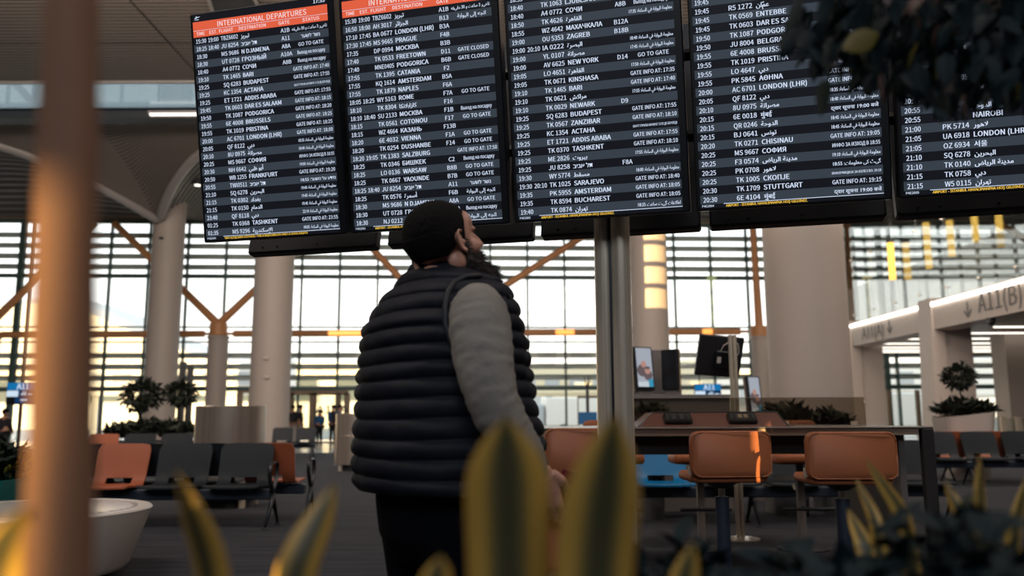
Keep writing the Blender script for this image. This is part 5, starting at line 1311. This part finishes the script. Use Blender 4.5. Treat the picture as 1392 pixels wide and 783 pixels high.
# --- torso rings: pixel row, left and right silhouette, depth/width ratio
RT_ = [(355, 566, 642, 1.0), (362, 562, 650, 1.0), (368, 557, 657, 0.95), (376, 548, 668, 0.75), (385, 536, 680, 0.62), (398, 520, 690, 0.6), (410, 508, 697, 0.62), (432, 497, 706, 0.68),
       (450, 490, 712, 0.75), (480, 487, 716, 0.8), (520, 485, 722, 0.88), (560, 484, 729, 0.93), (600, 482, 736, 0.95), (640, 483, 738, 0.93), (662, 486, 737, 0.9)]
def interp(y, k):
    for a, b in zip(RT_, RT_[1:]):
        if a[0] <= y <= b[0]: t = (y-a[0])/(b[0]-a[0]); return a[k]+(b[k]-a[k])*t
    return RT_[-1][k] if y > RT_[-1][0] else RT_[0][k]
seams = [374, 391, 412, 434, 456, 478, 499, 520, 543, 568, 594, 618, 643, 664]
def ring(y, puff=0.0, shrink=0.0, n=96, tilt=0.0, seed=0):
    xl, xr, q_ = interp(y, 1), interp(y, 2), interp(y, 3); c = P((xl+xr)/2, y, MY); hw = (xr-xl)/2/FPX*MY*0.945
    b = hw/math.sqrt((q_*math.cos(MTH))**2+math.sin(MTH)**2); a = b*q_; out = []
    for k in range(n):
        th = 2*PI*k/n; ca, sa = math.cos(th), math.sin(th); e_ = 0.88
        u_ = math.copysign(abs(ca)**e_, ca); v_ = math.copysign(abs(sa)**e_, sa)
        w_ = 1+0.0
        wob = 0.005*noise.noise(Vector((math.cos(th)*3, math.sin(th)*3, y*0.03+seed)))+0.003*noise.noise(Vector((math.cos(th)*8, math.sin(th)*8, y*0.05)))
        rr_ = puff+wob*(1 if puff else 0)-shrink
        p_ = c+mf*(u_*(a+rr_))+mr*(v_*(b+rr_)); p_.z += -tilt*(u_*a)*(1 if u_ > 0 else 0.3)+0.004*math.sin(th*2+y*0.02)*(1 if puff else 0); out.append(L(p_))
    return out
# vest, one quilted shell
mb = MB(); rings = []
allb = [361]+seams
for s0, s1 in zip(allb, allb[1:]):
    m_ = 12
    for i in range(m_):
        t_ = i/m_; y = s0+(s1-s0)*t_; tl = 0.36*max(0, min(1, (392-y)/36))
        rings.append(ring(y, 0.001+0.0115*math.sin(PI*t_)**0.7 if s0 > 362 else 0.004, tilt=tl))
rings.append(ring(664, 0.0)); rings.append(ring(660, -0.012)); rings.append(ring(640, -0.02))
inner = [ring(364, -0.012, tilt=0.34), ring(374, -0.016, tilt=0.26)]
mb.loft(list(reversed(inner))+rings, caps=False)
vest = mb.build('quilted_vest', M['vest'], man, 'all'); vest['label'] = 'navy quilted sleeveless vest'
# seam stitching lines
for y in []:
    r0_ = ring(y, 0.0012); MB().tube(r0_+[r0_[0]], 0.002, 5).build('seam', M['vest_edge'], vest, 'all')
# upper collar, stand-up, open to the front
cr0 = ring(361, 0.003, tilt=0.33); cr1 = [v+Vector((0, 0, 0.012)) for v in ring(355, -0.004, tilt=0.5)]
MB().tube(cr0+[cr0[0]], 0.006, 8).build('collar_edge', M['vest_edge'], vest, 'all')
# armhole edge
def to_px(v):
    d = v+MO-EYE; z = d.dot(FWD); return 696+FPX*d.dot(RT)/z, 391.5-FPX*d.dot(UP)/z
def vest_pt(px, y):
    best = None
    for v in ring(y, 0.012, n=192, tilt=0.42*max(0, min(1, (392-y)/36))):
        if v.y < 0.05:
            e_ = abs(to_px(v)[0]-px)
            if best is None or e_ < best[0]: best = (e_, v)
    return best[1]
hole = [(640, 540), (622, 505), (613, 482), (607, 456), (605, 432), (609, 412), (619, 398), (633, 390), (651, 387), (671, 391), (685, 401), (692, 412), (697, 428)]
MB().tube([vest_pt(*p_) for p_ in hole], 0.008, 8).build('armhole_edge', M['vest_edge'], vest, 'all')
# right sleeve: pixel centre, half width px, depth
def arm_rings(tab, n=40, wr=0.0, seed=0):
    pts = [P(x, y, Y_) for x, y, h_, Y_ in tab]; hs = [h_/FPX*Y_ for x, y, h_, Y_ in tab]; P2 = []; H2 = []
    m_ = 8
    for i in range(len(pts)-1):
        p0 = pts[max(i-1, 0)]; p1 = pts[i]; p2 = pts[i+1]; p3 = pts[min(i+2, len(pts)-1)]
        for k in range(m_):
            t = k/m_; P2.append(0.5*((2*p1)+(p2-p0)*t+(2*p0-5*p1+4*p2-p3)*t*t+(3*p1-p0-3*p2+p3)*t**3)); H2.append(hs[i]+(hs[i+1]-hs[i])*t)
    P2.append(pts[-1]); H2.append(hs[-1]); out = []; prev = None
    for i, p_ in enumerate(P2):
        t = (P2[min(i+1, len(P2)-1)]-P2[max(i-1, 0)]).normalized(); u_ = Vector((0, 1, 0)).cross(t).normalized(); w_ = t.cross(u_)
        row = []
        for k in range(n):
            a_ = 2*PI*k/n; g = 1
            s_ = i/len(P2)
            if wr: g += wr*(0.3+s_)*math.sin(i*1.5+2.2*math.sin(a_+i*0.13)+seed)*0.18+wr*1.1*noise.noise(Vector((math.cos(a_)*1.5, math.sin(a_)*1.5, i*0.45+seed)))
            row.append(L(p_+u_*math.cos(a_)*H2[i]*g+w_*math.sin(a_)*H2[i]*g*0.95))
        out.append(row)
    return out, P2
SL = [(650, 394, 12, 2.24), (650, 404, 29, 2.225), (650, 420, 40, 2.205), (652, 445, 44, 2.18), (656, 480, 42, 2.15), (661, 510, 39, 2.13), (669, 540, 36, 2.12), (681, 568, 34, 2.12), (697, 592, 30, 2.13), (712, 612, 26, 2.14), (722, 628, 21, 2.16), (727, 638, 18, 2.17)]
rg, _ = arm_rings(SL, 44, 0.05)
sl = MB().loft(rg).build('right_sleeve', M['sweater'], man, 'all'); sl['label'] = 'grey knitted sleeve'
rg, _ = arm_rings([(719, 623, 22, 2.155), (728, 640, 17.5, 2.175), (731, 646, 16.5, 2.18)], 32, 0.0)
MB().loft(rg).build('cuff', M['sweater'], sl, 'all')
# left sleeve, mirrored behind the body
ls = P(604, 430, MY)-mr*0.235
lc = [(ls+Vector((0, 0, 0.04)), 0.07), (ls+Vector((0, 0, -0.02)), 0.088), (ls-mr*0.02+Vector((0, 0, -0.16))-mf*0.01, 0.075), (ls-mr*0.02+Vector((0, 0, -0.30)), 0.064), (ls+mf*0.07+Vector((0, 0, -0.44)), 0.052), (ls+mf*0.13+Vector((0, 0, -0.53)), 0.042)]
MB().tube([L(p_) for p_, _ in lc], [r_ for _, r_ in lc], 28).build('left_sleeve', M['sweater'], man, 'all')
# undershirt between vest and neck
MB().loft([ring(362, -0.02, tilt=0.4), ring(368, -0.014, tilt=0.33), ring(378, -0.02, tilt=0.2), ring(400, -0.03)], caps=False).build('sweater_neck', M['sweater'], man, 'all')
# trousers
ZH = P(612, 664, MY).z
def leg_rings(s, off=0.0):
    hip = L(P(614, 655, MY)); out = []
    for z, ax, by, cx, cy in ((ZH+0.03, 0.16, 0.125, 0.0, 0.10), (ZH-0.1, 0.155, 0.125, 0.0, 0.105), (ZH-0.25, 0.13, 0.115, 0.01, 0.12), (0.5, 0.085, 0.085, 0.02, 0.13), (0.3, 0.085, 0.08, -0.01, 0.13), (0.1, 0.07, 0.07, -0.02, 0.13), (0.06, 0.075, 0.075, -0.02, 0.13)):
        c = Vector((hip.x, hip.y, z))+mf*cx+mr*(s*cy)
        out.append([c+mf*(math.cos(2*PI*k/28)*(ax+off))+mr*(math.sin(2*PI*k/28)*(by+off)) for k in range(28)])
    return out
mb = MB()
hip = L(P(614, 655, MY))
def hring(z, a, b, n=40): c = Vector((hip.x, hip.y, z)); return [c+mf*a*math.cos(2*PI*k/n)+mr*b*math.sin(2*PI*k/n) for k in range(n)]
mb.loft([hring(ZH+0.05, 0.19, 0.215), hring(ZH-0.02, 0.205, 0.23), hring(ZH-0.12, 0.19, 0.225), hring(ZH-0.2, 0.13, 0.18)])
for s in (-1, 1): mb.loft(leg_rings(s))
remesh(mb, 'trousers', M['trousers'], man, 0.012, 5)
for s in (-1, 1):
    c = Vector((hip.x, hip.y, 0))+mr*(s*0.13); mt = Matrix.Translation(c) @ Matrix.Rotation(MTH, 4, 'Z')
    sh = MB().loft([[mt @ Vector((x+0.04, y, z)) for x, y in rrect(0.29*sc_, 0.105*sc_, 0.05)] for z, sc_ in ((0.0, 0.98), (0.025, 1.0), (0.05, 0.95), (0.085, 0.7))]).build('shoe', M['shoe'], man, 'all')
    MB().loft([[mt @ Vector((x+0.04, y, z)) for x, y in rrect(0.3, 0.112, 0.05)] for z in (0.0, 0.022)]).build('sole', M['dark_steel'], sh)

# --- head frame
HY = 2.36; HP = math.radians(18); HW = math.radians(37); HS = 1.02
HO = P(603, 332, HY)
hm_ = Matrix.Translation(HO-MO) @ Matrix.Rotation(HW, 4, 'Z') @ Matrix.Rotation(-HP, 4, 'Y') @ Matrix.Scale(HS, 4)
mb = MB()
def he(c, r, rot=None, n=24, m=14, mbt=None):
    mt = hm_ @ Matrix.Translation(c)
    if rot: mt = mt @ Matrix.Rotation(rot[0], 4, rot[1])
    (mbt or mb).ell((0, 0, 0), r, n, m, mtx=mt)
CRc, CRr = (-0.012, 0, 0.03), (0.1, 0.079, 0.09)
he(CRc, CRr)
he((0.032, 0, -0.015), (0.062, 0.062, 0.085)); he((0.045, 0, -0.07), (0.05, 0.052, 0.045)); he((0.085, 0, -0.1), (0.02, 0.024, 0.02)); he((0.02, 0, -0.06), (0.06, 0.06, 0.05))
he((0.068, 0, 0.045), (0.026, 0.052, 0.04))                                   # forehead
for s in (-1, 1):
    he((0.079, s*0.028, 0.022), (0.0105, 0.024, 0.008)); he((0.062, s*0.044, -0.025), (0.026, 0.02, 0.024)); he((0.103, s*0.013, -0.028), (0.012, 0.009, 0.009))
    he((-0.002, s*0.05, -0.055), (0.03, 0.02, 0.03))
mb.tube([hm_ @ Vector(p_) for p_ in ((0.082, 0, 0.028), (0.098, 0, 0.008), (0.112, 0, -0.012), (0.121, 0, -0.026), (0.108, 0, -0.034))], [0.008, 0.0095, 0.0115, 0.0125, 0.007], 14)
he((0.096, 0, -0.053), (0.013, 0.024, 0.007)); he((0.095, 0, -0.066), (0.012, 0.021, 0.008)); he((0.07, 0, -0.06), (0.028, 0.034, 0.03))
# ears
for s in (-1, 1):
    em = hm_ @ Matrix.Translation((0.0, s*0.079, -0.006)) @ Matrix.Rotation(s*-0.45, 4, 'Z') @ Matrix.Rotation(-0.18, 4, 'Y')
    mb.ell((0.0, 0.0, 0.0), (0.015, 0.006, 0.027), 16, 10, mtx=em)
    rimp = [(0.014*math.cos(a_)+0.001-0.002, s*0.008, 0.028*math.sin(a_)) for a_ in [(-2.2+5.2*i/16)+0.35 for i in range(17)]]
    rimp = [(-x if False else x, y, z) for x, y, z in [(-0.018*math.cos(a_)*1.0, s*0.009, 0.029*math.sin(a_)+0.002) for a_ in [(-2.0+4.3*i/16) for i in range(17)]]]
    mb.tube([em @ Vector(p_) for p_ in rimp], 0.0042, 8)
    mb.ell((0.004, s*0.006, -0.027), (0.008, 0.005, 0.01), 12, 8, mtx=em); mb.ell((0.013, s*0.006, -0.004), (0.004, 0.005, 0.007), 10, 6, mtx=em)
# neck with nape folds
nk0 = hm_ @ Vector((-0.03, 0, -0.03)); nkb = L(P(603, 378, MY)); 
mb.tube([nk0, nk0.lerp(nkb, 0.45)+Vector((0, 0, 0)), nkb, nkb+Vector((0, 0, -0.08))], [0.07, 0.074, 0.088, 0.12], 28)
he((-0.068, 0, -0.06), (0.022, 0.044, 0.014))
# torso, arms, legs under the clothes
mb.loft([ring(y, -0.03) for y in (372, 400, 440, 500, 560, 620, 655)])
for s in (-1, 1): mb.loft([[p_ for p_ in r_] for r_ in leg_rings(s, -0.012)])
ra = [(648, 420, 30, 2.22), (656, 480, 32, 2.16), (669, 540, 28, 2.13), (697, 592, 22, 2.14), (722, 628, 15, 2.17), (734, 644, 13.5, 2.185), (741, 652, 15, 2.19)]
rg, _ = arm_rings(ra, 24); mb.loft(rg)
mb.tube([L(p_) for p_, _ in lc], [r_*0.8 for _, r_ in lc], 20)
# hands: palm plus five separate curled fingers
def hand(mb, W0, dwn, fwd, nrm, s=1.0, curl=1.0):
    """W0 wrist, dwn direction of the palm, fwd thumb side, nrm outward from the back of the hand"""
    M3 = Matrix((dwn, fwd, nrm)).transposed()
    def Q(a, b, c): return W0+M3 @ Vector((a*s, b*s, c*s))
    pal = []
    for a, hw_, ht in ((-0.01, 0.024, 0.019), (0.02, 0.034, 0.018), (0.055, 0.041, 0.017), (0.085, 0.042, 0.014), (0.095, 0.038, 0.01)):
        pal.append([Q(a, math.cos(2*PI*k/20)*hw_, math.sin(2*PI*k/20)*ht) for k in range(20)])
    mb.loft(pal)
    for i, (off, l1, l2, l3, r_) in enumerate(((0.031, 0.043, 0.026, 0.02, 0.0092), (0.0105, 0.047, 0.03, 0.021, 0.0094), (-0.0105, 0.043, 0.028, 0.02, 0.009), (-0.031, 0.034, 0.021, 0.018, 0.008))):
        a0 = 0.35+0.06*i; a1 = a0+1.15*curl; a2 = a1+0.95*curl; p0 = (0.07, off, 0.002); pts = [p0]; q0 = (0.092, off*1.03, 0.004); pts.append(q0)
        x_, z_ = q0[0], q0[2]
        for l_, an in ((l1, a0), (l2, a1), (l3, a2)): x_ += l_*math.cos(an); z_ -= l_*math.sin(an); pts.append((x_, off*1.04, z_))
        mb.tube([Q(*p_) for p_ in pts], [r_*s, r_*1.12*s, r_*1.05*s, r_*0.95*s, r_*0.78*s], 12)
        mb.ell((0, 0, 0), (r_*1.1*s,)*3, 10, 8, mtx=Matrix.Translation(Q(*pts[2])))
    mb.tube([Q(0.012, 0.024, -0.004), Q(0.035, 0.045, -0.012), Q(0.062, 0.05, -0.028), Q(0.082, 0.04, -0.038)], [0.015*s, 0.0135*s, 0.0105*s, 0.008*s], 12)
wr = L(P(736, 640, 2.18)); dwn = (L(P(745, 690, 2.205))-wr).normalized(); nrm = (Vector((-0.25, -0.97, 0))); nrm = (nrm-dwn*nrm.dot(dwn)).normalized(); fw = nrm.cross(dwn).normalized()
if fw.x < 0: fw = -fw
hand(mb, wr, dwn, fw, nrm, 0.98)
lw = L(lc[-1][0]); ld = Vector((0.25, 0.15, -0.95)).normalized(); ln = (-mr); ln = (ln-ld*ln.dot(ld)).normalized(); lf = ln.cross(ld).normalized(); lf = lf if lf.dot(mf) > 0 else -lf
hand(mb, lw, ld, lf, ln, 0.98)
body = remesh(mb, 'body', M['skin'], man, 0.0036, 3)
# redder ear
# eyes
for s in (-1, 1):
    e1 = MB(); e1.ell((0, 0, 0), (0.0118, 0.0118, 0.0118), 16, 10, mtx=hm_ @ Matrix.Translation((0.0690, s*0.031, 0.006))); eo = e1.build('eye', M['eye_white'], man, True)
    MB().ell((0, 0, 0), (0.004, 0.006, 0.006), 12, 8, mtx=hm_ @ Matrix.Translation((0.0775, s*0.0315, 0.0085))).build('iris', M['hair'], eo, True)
    MB().tube([hm_ @ Vector(p_) for p_ in ((0.0895, s*0.014, 0.025), (0.0885, s*0.028, 0.028), (0.079, s*0.046, 0.027))], [0.0015, 0.0022, 0.001], 8).build('eyebrow', M['hair'], man, True)
# hair: close-cropped cap with a clean nape line
def hair_mesh():
    n, m = 240, 150; V = []; keep = []
    for i in range(m+1):
        t = -PI/2+PI*i/m
        for k in range(n):
            a_ = 2*PI*k/n; v = Vector((CRc[0]+(CRr[0]+0.003)*math.cos(t)*math.cos(a_), (CRr[1]+0.003)*math.cos(t)*math.sin(a_), CRc[2]+(CRr[2]+0.005)*math.sin(t)))
            x, z = v.x, v.z
            if x < -0.02: v.x -= 0.004*(1 if z < 0.03 else 0)
            if x > 0.045: line = 0.068+(x-0.045)*0.5
            elif x > 0.028: line = 0.02+(x-0.028)*2.8
            elif x > 0.012: line = -0.012
            elif x > -0.03: line = 0.012-0.0-((0.012-x)/0.042)*0.05
            else: line = -0.036
            keep.append(z > line); nz = 0.0012*noise.noise(v*60); V.append(hm_ @ (v+Vector((nz, nz, nz))))
    fs = []
    for i in range(m):
        for k in range(n):
            q_ = (i*n+k, i*n+(k+1) % n, (i+1)*n+(k+1) % n, (i+1)*n+k)
            if all(keep[j] for j in q_): fs.append(q_)
    mb = MB(); mb.add(V, fs); me = mb.mesh('hair', M['hair'], 'all')
    bm = bmesh.new(); bm.from_mesh(me); bmesh.ops.delete(bm, geom=[v for v in bm.verts if not v.link_faces], context='VERTS'); bm.to_mesh(me); bm.free()
    me.polygons.foreach_set('use_smooth', [True]*len(me.polygons)); return me
ho = obj('hair', hair_mesh(), man); ho['label'] = 'short dark hair'
sm = ho.modifiers.new('t', 'SOLIDIFY'); sm.thickness = 0.005; sm.offset = -1
# lower back of the head, filling the cap down to the nape
rn = random.Random(5)
def strands(mbt, n, sampler, l0, l1, r_=0.0006):
    for _ in range(n):
        p_, d_ = sampler(); l_ = rn.uniform(l0, l1); d_ = d_.normalized(); sd_ = Vector((rn.gauss(0, 1), rn.gauss(0, 1), rn.gauss(0, 1))).cross(d_).normalized(); up_ = sd_.cross(d_)
        b_ = p_+d_*l_*0.55+up_*l_*0.06; t_ = p_+d_*l_+Vector((0, 0, -l_*0.12))
        mbt.add([p_-sd_*r_, p_+sd_*r_, p_+up_*r_, b_-sd_*r_*0.7, b_+sd_*r_*0.7, b_+up_*r_*0.7, t_], [(0, 1, 4, 3), (1, 2, 5, 4), (2, 0, 3, 5), (3, 4, 6), (4, 5, 6), (5, 3, 6)])
# beard
mbb = MB()
he((0.055, 0, -0.088), (0.058, 0.062, 0.042), mbt=mbb); he((0.088, 0, -0.112), (0.042, 0.045, 0.045), mbt=mbb); he((0.112, 0, -0.122), (0.042, 0.038, 0.042), mbt=mbb)
he((0.086, 0, -0.078), (0.024, 0.036, 0.018), mbt=mbb); he((0.098, 0, -0.046), (0.011, 0.028, 0.006), mbt=mbb)
for s in (-1, 1):
    he((0.03, s*0.052, -0.062), (0.03, 0.017, 0.034), mbt=mbb); he((0.024, s*0.062, -0.028), (0.014, 0.008, 0.03), mbt=mbb); he((0.075, s*0.033, -0.06), (0.025, 0.016, 0.022), mbt=mbb)
beard = remesh(mbb, 'beard', M['beard'], man, 0.004, 3, lambda c, n_: c+n_*(0.0035*noise.noise(c*70)+0.002*noise.noise(c*160)))
beard['label'] = 'full dark beard'
bv = [v for v in beard.data.vertices]; hc = hm_ @ Vector((0.04, 0, -0.06)); dn = (hm_.to_3x3() @ Vector((0.9, 0, -0.75))).normalized()
def sb():
    v = rn.choice(bv); return v.co.copy(), v.normal*0.6+dn*0.8+Vector((rn.gauss(0, .2), rn.gauss(0, .2), rn.gauss(0, .2)))
mbs = MB(); strands(mbs, 3200, sb, 0.008, 0.024, 0.0006); so_ = mbs.build('beard_hair', M['beard'], beard, False, False); so_['kind'] = 'stuff'
# passport and pouch in the right hand
pc_ = wr+dwn*0.085+fw*0.03-nrm*0.03
t = thing('passport', 'dark red passport booklet held in the man\'s right hand', 'passport', MO+pc_)
m3 = Matrix((fw, dwn, nrm)).transposed().to_4x4() @ Matrix.Rotation(0.45, 4, 'Z') @ Matrix.Rotation(0.25, 4, 'Y')
MB().box(-0.015, 0.075, -0.075, 0.05, -0.004, -0.0015, mtx=m3).build('cover', M['passport'], t); MB().box(-0.013, 0.073, -0.073, 0.048, -0.0015, 0.0015, mtx=m3).build('pages', M['planter_white'], t); MB().box(-0.015, 0.075, -0.075, 0.05, 0.0015, 0.003, mtx=m3).build('cover', M['passport'], t)
a = P(748, 690, 2.27); b = P(757, 745, 2.29)
t = thing('red_pouch', 'small red pouch hanging below the man\'s right hand', 'pouch', a)
MB().loft([[Vector((x+0.01, y*0.4, z)) for x, y in rrect(w_, 0.035, 0.012)] for z, w_ in ((-0.16, 0.05), (-0.14, 0.058), (-0.05, 0.05), (-0.03, 0.035))]).build('bag', M['red_pouch'], t, 'all')
MB().tube([Vector((0.0, 0, -0.03)), Vector((-0.006, 0, 0.0)), MO+wr+dwn*0.11-nrm*0.02-Vector(t.location)], 0.004, 6).build('strap', M['passport'], t)

# ================================================================== lettering made last
txt = text_flush()
for i in range(5):
    if ('screen', i) in txt: txt[('screen', i)].build('lettering', [M['lcd_text'], M['lcd_pink'], M['lcd_yellow']], screens[i], fix=False)
for i, s_ in enumerate(SIGNS): txt[('sign', i)].build('lettering', M['sign_white'], s_, fix=False)
txt[('fascia', 0)].build('gate_lettering', M['letter_grey'], gate, fix=False)
txt[('door', 0)].build('gate_lettering', M['letter_dark'], dr, fix=False)
